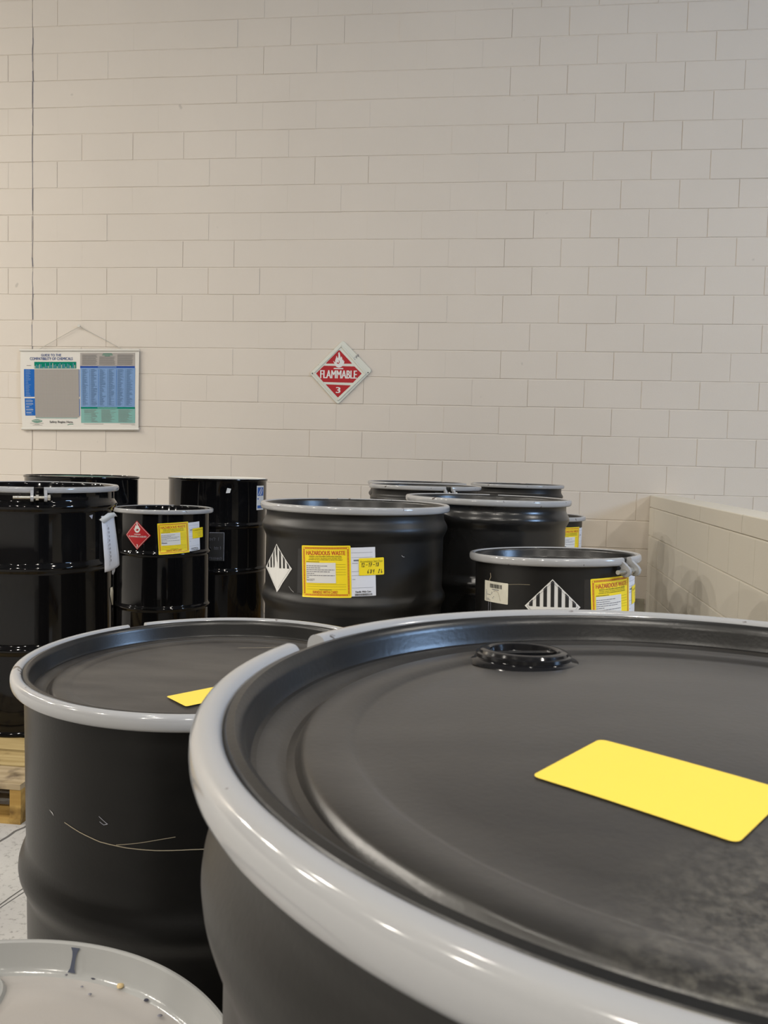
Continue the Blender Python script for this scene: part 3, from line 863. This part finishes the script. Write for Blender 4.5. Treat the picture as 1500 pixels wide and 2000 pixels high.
# D: smaller drum on the right
D = make_drum('steel_drum', (0.2128+0.0205, 2.5085-0.0238, PH+0.0105), (0.026, -0.0301), 0.2315, 0.7845,
              [(-0.235, 0.03, 0.009), (-0.47, 0.03, 0.009)],
              'low black drum with a cream barcode label and a bolt sticking out of its ring', M_SATIN, M_LID, M_RING, -41.0, bolt_len=0.102, bolt_side=-1)
hazard_set(D, 0.2315, 0.7845, -50.2, -0.118, math.radians(2.2), 1, seed=4)
class9(D, 0.2315, 0.7845, -95.3, -0.121, math.radians(0.0), 0.0755)
pr = Print(cyl_map(0.2315, 0.7845, -139, -0.093), math.radians(-1)); pr.rrect(-0.049, -0.0295, 0.049, 0.0295, 0.002, M_CREAM, 0.0007); o = pr.build('barcode_label', D, 'cream barcode label')
pp = Print(cyl_map(0.2315, 0.7845, -139, -0.093), math.radians(-1)); barcode(pp, -0.022, 0.011, 0.050, 0.0115, M_BLACKINK, 0.001, 9)
pp.rect(-0.012, 0.006, 0.016, 0.008, M_GREYINK, 0.001); pp.lines(-0.042, 0.0, 0.004, -0.027, 8, M_GREYINK, 0.001, 0.4, 0.6)
pp.stroke([(0.0, 0.004), (0.012, 0.002), (0.018, -0.010), (0.022, -0.022)], 0.0012, M_SCRATCH, 0.001)
pp.build('print', o)
for pts, wd, M, lb in (([(-0.026, 0.030), (-0.018, 0.042), (-0.020, 0.052)], 0.0022, M_SCRATCH, 'rusty scratch'),
                       ([(0.05, 0.026), (0.08, 0.029), (0.115, 0.030)], 0.0008, M_SCRATCH, 'rusty scratch'),
                       ([(-0.028, -0.03), (-0.029, -0.09)], 0.001, M_PALEINK, 'pale scratch'), ([(-0.018, -0.03), (-0.018, -0.09)], 0.001, M_PALEINK, 'pale scratch')):
    pr = Print(cyl_map(0.2315, 0.7845, -139, -0.093)); pr.stroke(pts, wd, M, 0.0008); pr.build('scratch', D, lb)
pr = Print(cyl_map(0.2315, 0.7845, -82, -0.112)); pr.rect(0.032, -0.12, 0.052, 0.066, M_TAPE, 0.0004); pr.build('clear_tape', D, 'clear tape strip')

# F: gloss drum at the left edge with bolt in front
F = make_drum('steel_drum', (-1.7704, 3.1421, PH+0.0022), (-0.002, 0.006), 0.287, 0.9247, H55F,
              'gloss black drum cut by the left edge, papers taped to its side', M_GLOSS, M_GLOSS, M_RING, -60.5, bolt_len=0.125, bolt_side=-1, seg=160)
lid_sticker(F, -0.19, 0.42-0.2, 0.09, 0.06, 10, 0.9247-0.0187)
# papers taped to the drum side, one end curling off
def paper(rows, name, label, M=M_PAPER, parent=F):
    q = MB(); n = len(rows[0]); vs = [p for r in rows for p in r]; fs = []
    for i in range(len(rows)-1):
        for j in range(n-1): fs.append((i*n+j, i*n+j+1, (i+1)*n+j+1, (i+1)*n+j))
    q.add(vs, fs); o = q.build(name, M, parent, smooth=60, label=label)
    md = o.modifiers.new('thick', 'SOLIDIFY'); md.thickness = 0.0006
    return o
hF = 0.9247
swF = hoop_swell(H55F)
def cp(a, r, z, lift=None):
    a = math.radians(a); r += swF(z) if lift is None else lift
    return (r*math.cos(a), r*math.sin(a), z+hF)
sheet_rows = []
for k in range(19):
    u = k/18; z = -0.105 - 0.222*u; lf = 0.0112*min(1, u/0.80)   # drapes over the hoop, then hangs straight
    sheet_rows.append([cp(-9+1.5*u, 0.2885, z, lf), cp(-2+2*u, 0.2895, z, lf), cp(4+2.5*u, 0.2900+0.001*u, z+0.002*u, lf), cp(10+3*u, 0.2905+0.004*u, z+0.006*u, lf), cp(14+4.5*u, 0.291+0.009*u, z+0.012*u, lf)])
sh = paper(sheet_rows, 'taped_paper', 'white paper hanging off the side')
pp = Print(lambda s, t, e: cp(-3+s*80+ (0.1-t)*9, 0.2915+e+0.0112*min(1, max(0, (0.11-t)/0.222/0.80))+0.03*max(0, s), -0.215+t, 0), 0)
q9 = random.Random(5)
for k in range(9): pp.rect(0.02, 0.055-0.016*k, 0.034, 0.055-0.016*k+0.009, M_PALEINK, 0.001)
for k in range(14): pp.rect(0.0, 0.08-0.013*k, 0.004, 0.08-0.013*k+0.008, M_PALEINK, 0.001)
pp.build('print', sh)
paper([[cp(-12, 0.290, -0.118), cp(-2, 0.296, -0.094), cp(10, 0.297, -0.096), cp(18, 0.297, -0.108)],
       [cp(-6, 0.293, -0.134), cp(2, 0.299, -0.118), cp(12, 0.300, -0.112), cp(21, 0.300, -0.117)]], 'paper_flap', 'folded white paper flap', M_WHITE)
paper([[cp(10, 0.289, -0.325), cp(20, 0.295, -0.322)], [cp(11, 0.289, -0.345), cp(17, 0.294, -0.340)], [cp(12.5, 0.289, -0.350), cp(14, 0.291, -0.352)]], 'paper_scrap', 'torn scrap of white paper', M_PAPER)
paper([[cp(7, 0.289, -0.40), cp(12, 0.290, -0.40)], [cp(6, 0.289, -0.425), cp(14, 0.291, -0.42)], [cp(12, 0.289, -0.475), cp(14, 0.290, -0.475)]], 'paper_scrap', 'torn scrap of cream paper', M_CREAM)
pr = Print(cyl_map(0.287, hF, -20, -0.1)); pr.concave([(-0.01, 0.0), (0.008, 0.004), (0.004, -0.014)], M_PALEINK, 0.0006); pr.build('sticker_residue', F, 'grey sticker residue')

# closed-head drums -----------------------------------------------------
def make_closed(loc, R, h, hoops, label, body_m, head_m, seg=128, rec=0.02, bung=None, chime=0.006, wall_m=None):
    root = thing('steel_drum', label, 'drum', loc)
    q = MB(); prof = body_profile(R, h, hoops, 'closed')
    c = chime
    prof += [(R+0.001, h-0.014), (R+c-0.001, h-0.011), (R+c, h-0.007), (R+c, h-0.003), (R+c-0.0015, h-0.0005), (R+c-0.004, h), (R+c-0.0065, h-0.001), (R+c-0.0075, h-0.004)]
    q.lathe(prof, seg); q.build('body', body_m, root, smooth=32)
    q = MB(); q.lathe([(R+c-0.0075, h-0.004), (R-0.002, h-rec+0.006), (R-0.0045, h-rec+0.001), (R-0.008, h-rec-0.0008)], seg); q.build('chime_wall', wall_m or body_m, root, smooth=40)
    lp = [(R-0.0075, h-rec-0.0006), (R-0.02, h-rec-0.0015), (R-0.03, h-rec+0.0005), (R-0.04, h-rec+0.0015), (0, h-rec+0.003)]
    q = MB(); q.lathe(lp, seg); q.build('head', head_m, root, smooth=40)
    return root
G = make_closed((-2.1565, 4.272, PH), 0.2905, 0.9475, [(-0.29, 0.024, 0.0085), (-0.58, 0.024, 0.0085)],
                'gloss black ringless drum with a black head, standing below the poster', M_GLOSS, M_GLOSS, rec=0.006)
pr = Print(flat_map(0.9475-0.0035)); pr.rect(-0.15, -0.08, 0.14, 0.10, M_GREEN, 0.0008); pr.build('green_sheet', G, 'green sheet on the head')
Hd = make_closed((-1.6030, 4.8950, PH), 0.2905, 0.9415, [(-0.272, 0.020, 0.0085), (-0.537, 0.020, 0.0085)],
                 'gloss black ringless drum with a pale top and a blue and white sticker', M_GLOSS, M_PALEHEAD, rec=0.003, wall_m=M_PALEHEAD)
pr = Print(cyl_map(0.2905, 0.9415, -15, -0.110)); pr.rect(-0.034, -0.072, 0.05, 0.072, M_WHITE, 0.0006); o = pr.build('blue_sticker', Hd, 'blue and white sticker')
pp = Print(cyl_map(0.2905, 0.9415, -15, -0.110)); pp.rect(-0.026, 0.012, 0.045, 0.062, M_BLUE, 0.0009); pp.poly([(-0.02, 0.018), (-0.012, 0.018), (0.02, 0.058), (0.012, 0.058)], M_WHITE, 0.0012); pp.poly([(0.0, 0.016), (0.01, 0.016), (0.03, 0.045), (0.03, 0.055)], M_WHITE, 0.0012)
pp.rect(-0.026, -0.01, -0.014, -0.001, M_BLUE, 0.0009); pp.rect(-0.026, -0.062, 0.045, -0.045, M_BLUE, 0.0009); pp.build('print', o)
pr = Print(cyl_map(0.2905, 0.9415, -61, -0.067)); pr.concave([(-0.012, -0.014), (0.012, -0.012), (0.018, 0.012), (-0.004, 0.016)], M_WHITE, 0.0007); pr.build('tape_scrap', Hd, 'white scrap of tape')
pr = Print(cyl_map(0.2905, 0.9415, -80, -0.39)); pr.rect(-0.085, -0.082, 0.079, 0.082, M_BLACKINK, 0.0007); o = pr.build('black_plate_label', Hd, 'black label with faint lettering')
pp = Print(cyl_map(0.2905, 0.9415, -80, -0.39)); pp.rect(0.077, -0.082, 0.079, 0.08, M_PALEINK, 0.001); pp.rect(-0.085, 0.080, 0.079, 0.082, M_PALEINK, 0.001)
q9 = random.Random(8)
for yy, x0, x1, hh in ((0.035, -0.06, 0.05, 0.018), (-0.018, -0.04, 0.065, 0.02), (-0.076, -0.04, 0.07, 0.016)):
    x = x0
    while x < x1:
        wv = q9.uniform(0.003, 0.009)
        if q9.random() < 0.75:
            pp.stroke([(x, yy), (x, yy+hh*q9.uniform(0.6, 1)), (x+wv*0.8, yy+hh*q9.uniform(0.3, 1))], 0.0014, M_GREYINK, 0.001)
        x += wv+0.002
pp.build('print', o)

# I: thirty gallon gloss drum
I = make_drum('steel_drum', (-1.6310, 4.1050, PH), (0, 0), 0.2315, 0.7896, [(-0.208, 0.018, 0.0085), (-0.48, 0.018, 0.0085)],
              'slim gloss black drum with a red flammable liquid diamond beside its yellow label', M_GLOSS, M_GLOSS, M_RING, 95.0)
hazard_set(I, 0.2315, 0.7896, -56.1, -0.127, math.radians(3.4), 1, seed=6, hoops=[(-0.208, 0.018, 0.0085)])
fn = cyl_map(0.2315, 0.7896, -101.2, -0.1158)
pr = Print(fn, math.radians(1)); hf = 0.0715; pr.poly([(0, -hf), (hf, 0), (0, hf), (-hf, 0)], M_DIAMOND, 0.0007, 0.008); o = pr.build('flammable_liquid_label', I, 'red diamond flammable liquid label')
pp = Print(fn, math.radians(1)); g = hf*0.92
for sx in (-1, 1):
    for sy in (-1, 1): pp.stroke([(0, sy*g), (sx*g*0.5, sy*g*0.5), (sx*g, 0)], 0.0014, M_WHITE, 0.0012)
pp.concave([(x*0.44+0.003, y*0.44-0.006) for x, y in FLAME], M_WHITE, 0.0011); pp.concave([(x*0.44+0.003, y*0.44-0.008) for x, y in FLAME_IN], M_DIAMOND, 0.0014)
pp.rect(-0.016, 0.003, 0.019, 0.006, M_WHITE, 0.0011); pp.text('FLAMMABLE LIQUID', -0.050, -0.012, 0.100, 0.0095, M_WHITE, 0.0011, 0.01); pp.text('3', -0.004, -0.058, 0.008, 0.013, M_WHITE, 0.0011, 0.02)
pp.build('print', o)
for a in (-55, -40): pass

# J, K, M: ringed drums towards the back wall;  N: large drum behind the centre drum;  O: small one behind it
make_drum('steel_drum', (-0.3182, 4.5137, PH), (0, 0), 0.286, 0.934, H55F, 'grey ringed drum with a silver bolt, behind the right shoulder of the NA3077 drum', M_SATIN, M_LID, M_RING, -62.0, bolt_len=0.12, bolt_side=-1)
make_drum('steel_drum', (-0.4118, 5.1103+0.02, PH), (0, 0), 0.286, 0.9359, H55F, 'drum almost hidden behind the silver bolt drum, only its ring showing', M_SATIN, M_LID, M_RING, 60.0)
make_drum('steel_drum', (0.2158, 5.5375, PH), (0, 0), 0.286, 0.932, H55F, 'grey ringed black drum closest to the back wall, right of the silver bolt drum', M_SATIN, M_LID, M_RING, 80.0)
Nd = make_drum('steel_drum', (0.0108, 3.1095, PH+0.002), (-0.0048, -0.0029), 0.2865, 0.929, H55,
               'unlabelled black drum with a shiny bead, touching the NA3077 drum from behind right', drum_paint('semi_gloss_black_paint', (0.013, 0.013, 0.013), 0.24, dust=0.04), M_LID, M_RING, 85.0)
O = make_drum('steel_drum', (0.2893, 4.4893, PH), (0, 0), 0.2315, 0.794, [(-0.235, 0.03, 0.008), (-0.47, 0.03, 0.008)],
              'small black drum half hidden at the right, red sticker on its lid', M_SATIN, M_LID, M_RING, 60.0)
hazard_set(O, 0.2315, 0.794, -46.0, -0.116, 0.0, 1, date=False, seed=12)
pr = Print(flat_map(0.794-0.0192), 0.4, (0.08, 0.1)); pr.rect(-0.06, -0.04, 0.06, 0.04, M_DIAMOND, 0.0006); pr.build('red_sticker', O, 'red sticker on the lid')

# E: pale grey drum in the near left corner
Ed = make_closed((-0.3800, 0.4949, 0.0), 0.2275, 0.7238, [(-0.23, 0.02, 0.005), (-0.46, 0.02, 0.005)],
                 'pale grey drum in the near left corner with crumbs of dirt on its top', M_WHITEDRUM, M_WHITELID, seg=192, rec=0.026, chime=0.0105)
zt = 0.7238-0.026+0.0015
# blue drip on the inside of the chime
q = MB(); a = math.radians(87.6)
rows = []
for k in range(7):
    u = k/6; wv = (0.0046, 0.0026, 0.0019, 0.0018, 0.0019, 0.0022, 0.0040)[k]
    r = 0.2310-0.0010-(0.0075)*u; z = 0.7238-0.002-0.0200*u
    for s in (-1, 1): rows.append(((r-0.0006)*math.cos(a)-s*wv*math.sin(a), (r-0.0006)*math.sin(a)+s*wv*math.cos(a), z))
q.add(rows, [(2*i, 2*i+1, 2*i+3, 2*i+2) for i in range(6)]); q.build('paint_drip', M_BLUESTRIPE, Ed, label='slate blue paint drip')
# bung of the pale drum
q = MB(); bx, by = -0.078, 0.168
q.lathe([(0.047, zt-0.001), (0.044, zt+0.0035), (0.036, zt+0.004), (0.034, zt+0.010), (0.031, zt+0.0125), (0.022, zt+0.0125), (0.0205, zt+0.006), (0.004, zt+0.005), (0, zt+0.005)], 48, cx=bx, cy=by)
q.build('bung', M_WHITEDRUM, Ed, smooth=40)
# crumbs lying on its head
def crumb(px, py, s, M, label, seed, squash=0.6):
    q9 = random.Random(seed); q = MB()
    vs = []; n = 7
    for ring, (rr, zz) in enumerate(((0.55, 0.0), (1.0, 0.35), (0.9, 0.75), (0.35, 1.0))):
        for k in range(n):
            a = 2*PI*k/n; r = s*rr*q9.uniform(0.75, 1.2)
            vs.append((r*math.cos(a), r*math.sin(a)*q9.uniform(0.7, 1), s*squash*zz*q9.uniform(0.85, 1.15)))
    fs = [tuple(range(n-1, -1, -1)), tuple(3*n+k for k in range(n))]
    for t in range(3):
        for k in range(n): fs.append((t*n+k, t*n+(k+1) % n, (t+1)*n+(k+1) % n, (t+1)*n+k))
    q.add(vs, fs); o = q.build('dirt_crumb', M, None, smooth=60)
    o.location = (-0.3743+px, 0.4939+py, 0.7238-0.026+0.0008)
    tag(o, label, 'dirt', 'crumbs on the pale drum')
crumb(0.056, 0.2135, 0.0036, M_TAN, 'tan crumb, the largest on the pale drum, near its rim', 1, 1.0)
crumb(0.026, 0.2235, 0.0028, M_DARKBIT, 'dark flake beside the foot of the blue paint drip on the pale drum', 2, 0.35)
crumb(0.087, 0.200, 0.0024, M_DARKBIT, 'dark flake right of the tan crumb on the pale drum', 3, 0.4)
crumb(0.107, 0.182, 0.0022, M_GREYINK, 'grey crumb on the pale drum nearest the big drum', 4)
crumb(0.0335, 0.200, 0.0018, M_GREYINK, 'grey speck in front of the tan crumb on the pale drum', 5)
crumb(0.021, 0.209, 0.0015, M_GREYINK, 'tiny grey speck left of the tan crumb on the pale drum, middle of three', 6)
crumb(-0.002, 0.2235, 0.0014, M_GREYINK, 'tiny grey speck left of the blue paint drip on the pale drum', 7)

# ------------------------------------------------------------------ poster, nail
POST = thing('compatibility_poster', 'chemical compatibility poster in white rails hanging by a string on the block wall', 'poster', (-3.172, WY, 1.70))
PX0, PX1, PZ0, PZ1 = -0.487, 0.490, -0.315, 0.300   # local to the hook axis
POST.rotation_euler = (0, 0.0, 0)
def pmap(s, t, e):
    # s right, t up; slight outward bow and lean
    u = (s-PX0)/(PX1-PX0); v = (t-PZ0)/(PZ1-PZ0)
    y = -0.016 - 0.006*math.sin(PI*v) - 0.003*math.sin(u*9+v*3)*math.sin(PI*v) - e
    return (s + 0.018*(1-v)*(1-u)*0.9, y, t + 0.010*u*v + 0.016*u*(1-v))
W_, H_ = PX1-PX0, PZ1-PZ0
pr = Print(pmap, ystep=0.02)
pr.rect(PX0, PZ0, PX1, PZ1, P_WHITE, 0.0, 0.03)
sheet = pr.build('sheet', POST)
for p_ in sheet.data.polygons: p_.use_smooth = True
pp = Print(pmap, ystep=0.04)
ux = lambda x: PX0 + (x-115)/1245*W_
vy = lambda y: PZ1 - (y-130)/830*H_
def prect(x0, y0, x1, y1, M, e=0.0012): pp.rect(ux(x0), vy(y1), ux(x1), vy(y0), M, e, 0.05)
def ptext(s, x0, y0, x1, y1, M, bold=0.0, e=0.0024): pp.text(s, ux(x0), vy(y1), ux(x1)-ux(x0), vy(y0)-vy(y1), M, e, bold)
ptext('GUIDE TO THE', 335, 168, 547, 195, P_TITLE, 0.01)
ptext('COMPATIBILITY OF CHEMICALS', 217, 204, 669, 234, P_TITLE, 0.01)
prect(262, 252, 707, 322, P_GREEN)
q9 = random.Random(3)
for k in range(28):
    x = 268+k*15.6; prect(x, 322-q9.uniform(15, 62), x+5, 319, P_LBLUE if k % 3 else P_WHITE, 0.002)
prect(152, 330, 262, 622, P_BLUE); prect(155, 638, 268, 820, P_BLUE)
for k in range(22): prect(168, 340+k*12.8, 168+q9.uniform(25, 58), 344+k*12.8, P_LBLUE, 0.002)
for k in range(11): prect(168, 648+k*15.5, 168+q9.uniform(25, 78), 653+k*15.5, P_WHITE if k % 2 else P_LBLUE, 0.002)
prect(734, 332, 742, 622, P_BLUE); prect(731, 640, 742, 822, P_BLUE)
prect(268, 836, 714, 848, P_MINT)
prect(265, 330, 736, 836, P_GRID, 0.0016); prect(268, 834, 716, 842, P_GRID, 0.0016)
for k in range(34): prect(268+k*13.9, 330, 270.5+k*13.9, 836, P_GREY, 0.002)
for k in range(36): prect(265, 333+k*14.1, 736, 335.6+k*14.1, P_GREY, 0.0021)
prect(748, 157, 1318, 297, P_GRID)
for c, (x0, x1) in enumerate(((768, 930), (948, 1118), (1136, 1304))):
    for k in range(16): 
        if c == 1 and k < 3: continue
        prect(x0, 176+k*7.0, x0+(x1-x0)*(1-0.12*q9.random()), 179.2+k*7.0, P_INKG, 0.002)
prect(985, 164, 1080, 170, P_GREEN, 0.002); prect(978, 177, 1088, 183, P_GREEN, 0.002); prect(1005, 188, 1060, 193, P_GREEN, 0.002)
prect(748, 297, 1318, 316, P_NAVY); prect(935, 303, 1128, 310, P_LBLUE, 0.002)
prect(750, 316, 1322, 728, P_LBLUE)
for c in range(6):
    x0 = 766+c*92.5
    if c: prect(x0-8, 330, x0-5.5, 716, P_INK if c % 2 else P_BLUE, 0.002)
    for k in range(52): prect(x0+4, 330+k*7.4, x0+4+q9.uniform(25, 68), 333+k*7.4, P_INK, 0.0021)
prect(751, 727, 1324, 746, P_GREEN); prect(930, 733, 1140, 740, P_MINT, 0.002)
prect(752, 746, 1325, 895, P_MINT)
for c, (x0, x1) in enumerate(((785, 940), (970, 1130), (1150, 1305))):
    for k in range(16):
        if c == 0 and k > 3 and k % 2: prect(862, 755+k*8.4, 862+q9.uniform(25, 90), 758+k*8.4, P_INKG, 0.002); continue
        prect(x0, 755+k*8.4, x0+(x1-x0)*(1-0.45*q9.random()), 758+k*8.4, P_INKG, 0.002)
# company oval
ov = [(ux(278+56*math.cos(a)*(1 if True else 1)), vy(877+16*math.sin(a))) for a in [2*PI*k/24 for k in range(24)]]
pp.poly(ov, P_GREEN, 0.0014, 0.05)
prect(232, 869, 324, 883, P_WHITE, 0.002)
for k in range(8): prect(238+k*10.5, 871, 244+k*10.5, 881, P_GREEN, 0.0025)
for k, (a, b) in enumerate(((205, 350), (250, 305), (230, 335))): prect(a, 900+k*10, b, 903.5+k*10, P_GREY, 0.0014)
ptext('Safety Begins Here.', 417, 875, 667, 903, P_DARK, 0.015)
pp.stroke([(ux(608), vy(917)), (ux(630), vy(908)), (ux(666), vy(909))], 0.0035, P_GREEN, 0.0024)
prect(780, 905, 990, 909, P_GREY); prect(1165, 903, 1320, 907, P_GREY); prect(1285, 914, 1325, 917, P_GREY)
prect(180, 287, 228, 293, P_GREY)
pp.build('print', sheet)
for nm, v0, hh in (('top_rail', 1.0, 0.012), ('bottom_rail', 0.0, 0.013)):
    q = MB(); zc = PZ0+H_*v0
    a = pmap(PX0-0.004, zc, 0); b = pmap(PX1+0.004, zc, 0)
    vs = []; n = 10
    for P in (a, b):
        for k in range(n):
            t = 2*PI*k/n; vs.append((P[0], P[1]-0.002+0.008*math.cos(t), P[2]+hh*0.75*math.sin(t)))
    q.add(vs, [(k, (k+1) % n, n+(k+1) % n, n+k) for k in range(n)] + [tuple(range(n)), tuple(range(2*n-1, n-1, -1))])
    q.build(nm, P_RAIL, POST, smooth=50)
q = MB(); q.tube([(-0.34, -0.015, 0.306), (-0.17, -0.014, 0.40), (0.0, -0.013, 0.489), (0.002, -0.013, 0.489), (0.18, -0.014, 0.405), (0.36, -0.015, 0.314)], 0.0022, 6)
for x, z in ((-0.34, 0.304), (0.36, 0.312)): q.tube([(x-0.006, -0.016, z), (x+0.006, -0.016, z+0.004)], 0.005, 6)
q.build('string', M_STRING, POST, smooth=60)
q = MB()
q.tube([(-3.171, WY+0.012, 2.188), (-3.171, WY-0.020, 2.192)], 0.0035, 8); q.tube([(-3.171, WY-0.020, 2.192), (-3.171, WY-0.027, 2.193)], 0.012, 12)
tag(q.build('nail', M_STRING, None, smooth=50), 'pale round-headed nail in the block wall holding the poster string', 'nail')

# ------------------------------------------------------------------ flammable placard
SG = thing('flammable_placard', 'white metal diamond placard holder with a red FLAMMABLE 3 sign on the wall', 'sign', (-1.1075, WY, 1.855))
def extr(pts, y0, y1, name, M, parent, label=None, inset=0.0):
    q = MB(); n = len(pts)
    cx = sum(p[0] for p in pts)/n; cz = sum(p[1] for p in pts)/n
    ins = [(p[0]+(cx-p[0])*inset, p[1]+(cz-p[1])*inset) for p in pts]
    vs = [(x, y0, z) for x, z in pts] + [(x, y1, z) for x, z in ins]
    fs = [tuple(range(2*n-1, n-1, -1))] + [(i, n+i, n+(i+1) % n, (i+1) % n) for i in range(n)]
    fs = [tuple(reversed(f_)) for f_ in fs]
    q.add(vs, fs); return q.build(name, M, parent, label=label)
def rounded(pts, r):
    out = []
    n = len(pts)
    for i in range(n):
        A_, B_, C_ = Vector(pts[i-1]), Vector(pts[i]), Vector(pts[(i+1) % n])
        d0 = (A_-B_).normalized(); d1 = (C_-B_).normalized()
        P0 = B_+d0*r; P1 = B_+d1*r
        for k in range(5):
            u = k/4; out.append(tuple(P0*(1-u)**2 + B_*2*u*(1-u) + P1*u*u))
    return out
outer = rounded([(0.020, 0.246), (-0.230, -0.005), (-0.008, -0.236), (0.247, 0.022)], 0.022)
extr(outer, -0.004, -0.012, 'holder_plate', M_SIGNWHITE, SG, inset=0.008)
# raised frame strips around the diamond opening
inner = [(0.0084, 0.1974), (-0.1916, -0.0003), (-0.0083, -0.1962), (0.1915, 0.0001)]
for i in range(4):
    a, b = Vector(inner[i]), Vector(inner[(i+1) % 4]); d = (b-a).normalized(); nrm = Vector((d.y, -d.x))
    if nrm.dot((a+b)/2) < 0: nrm = -nrm
    wv = 0.010
    pts = [tuple(a-d*0.006), tuple(b+d*0.006), tuple(b+d*0.010+nrm*wv), tuple(a-d*0.010+nrm*wv)]
    extr(pts, -0.011, -0.0185, 'holder_rail', M_SIGNWHITE, SG, inset=0.03)
sgm = lambda s, t, e: (s, -0.0125-e, t)
pr = Print(sgm); pr.poly(inner, M_SIGNWHITE, 0.0005, 0.5); card = pr.build('placard', SG, 'red and white flammable placard')
pp = Print(sgm)
tri = rounded([(-0.0065, 0.1745), (-0.1085, 0.0695), (0.0955, 0.0710)], 0.010); hexp = rounded([(-0.1799, -0.0047), (-0.1206, 0.0541), (0.112, 0.0512), (0.1687, -0.0013), (0.1035, -0.0712), (-0.1225, -0.0682)], 0.004); tri2 = rounded([(-0.105, -0.0850), (0.089, -0.0905), (-0.0087, -0.183)], 0.006)
for P in (tri, hexp, tri2): pp.poly(P, M_DIAMOND, 0.001, 0.5)
for P in (tri, tri2):
    c = Vector((sum(p[0] for p in P)/len(P), sum(p[1] for p in P)/len(P)))
pp.concave(FLAME, M_WHITE, 0.0014); pp.concave(FLAME_IN, M_DIAMOND, 0.0018)
pp.poly([(-0.0451, 0.0297), (0.0278, 0.0294), (0.0276, 0.0379), (-0.0453, 0.0381)], M_WHITE, 0.0014, 0.5)
pp.text('FLAMMABLE', -0.146, -0.0395, 0.277, 0.060, M_WHITE, 0.0014, 0.017)
pp.text('3', -0.0226, -0.149, 0.030, 0.044, M_WHITE, 0.0014, 0.03)
pp.build('print', card)
pp = Print(lambda s, t, e: (s, -0.0122-e, t)); q9 = random.Random(2)
for k in range(26):
    u, v = q9.uniform(0, 1), q9.uniform(0, 1)
    x = 0.100+0.034*u+0.012*v; z = 0.098+0.034*u-0.012*v+0.01
    pp.stroke([(x, z), (x+q9.uniform(-0.008, 0.008), z+q9.uniform(-0.006, 0.008))], 0.0022, M_GREYINK, 0.0004)
pp.build('smudge', SG, 'dark smudge')
for (x, z) in ((-0.2085, -0.005), (0.216, 0.0066), (-0.163, 0.06), (-0.107, -0.130), (0.120, -0.118), (-0.165, -0.066), (0.17, -0.07)):
    q = MB(); big = abs(x) > 0.2
    q.lathe([(0.0045 if big else 0.0028, 0), (0.0045 if big else 0.0028, 0.002), (0.002, 0.0034), (0, 0.0036)], 12)
    o = q.build('screw' if big else 'rivet', M_BLACKINK if big else M_STEEL, SG, smooth=40); o.location = (x, -0.0118, z); o.rotation_euler = (PI/2, 0, 0)

bpy.context.view_layer.update()
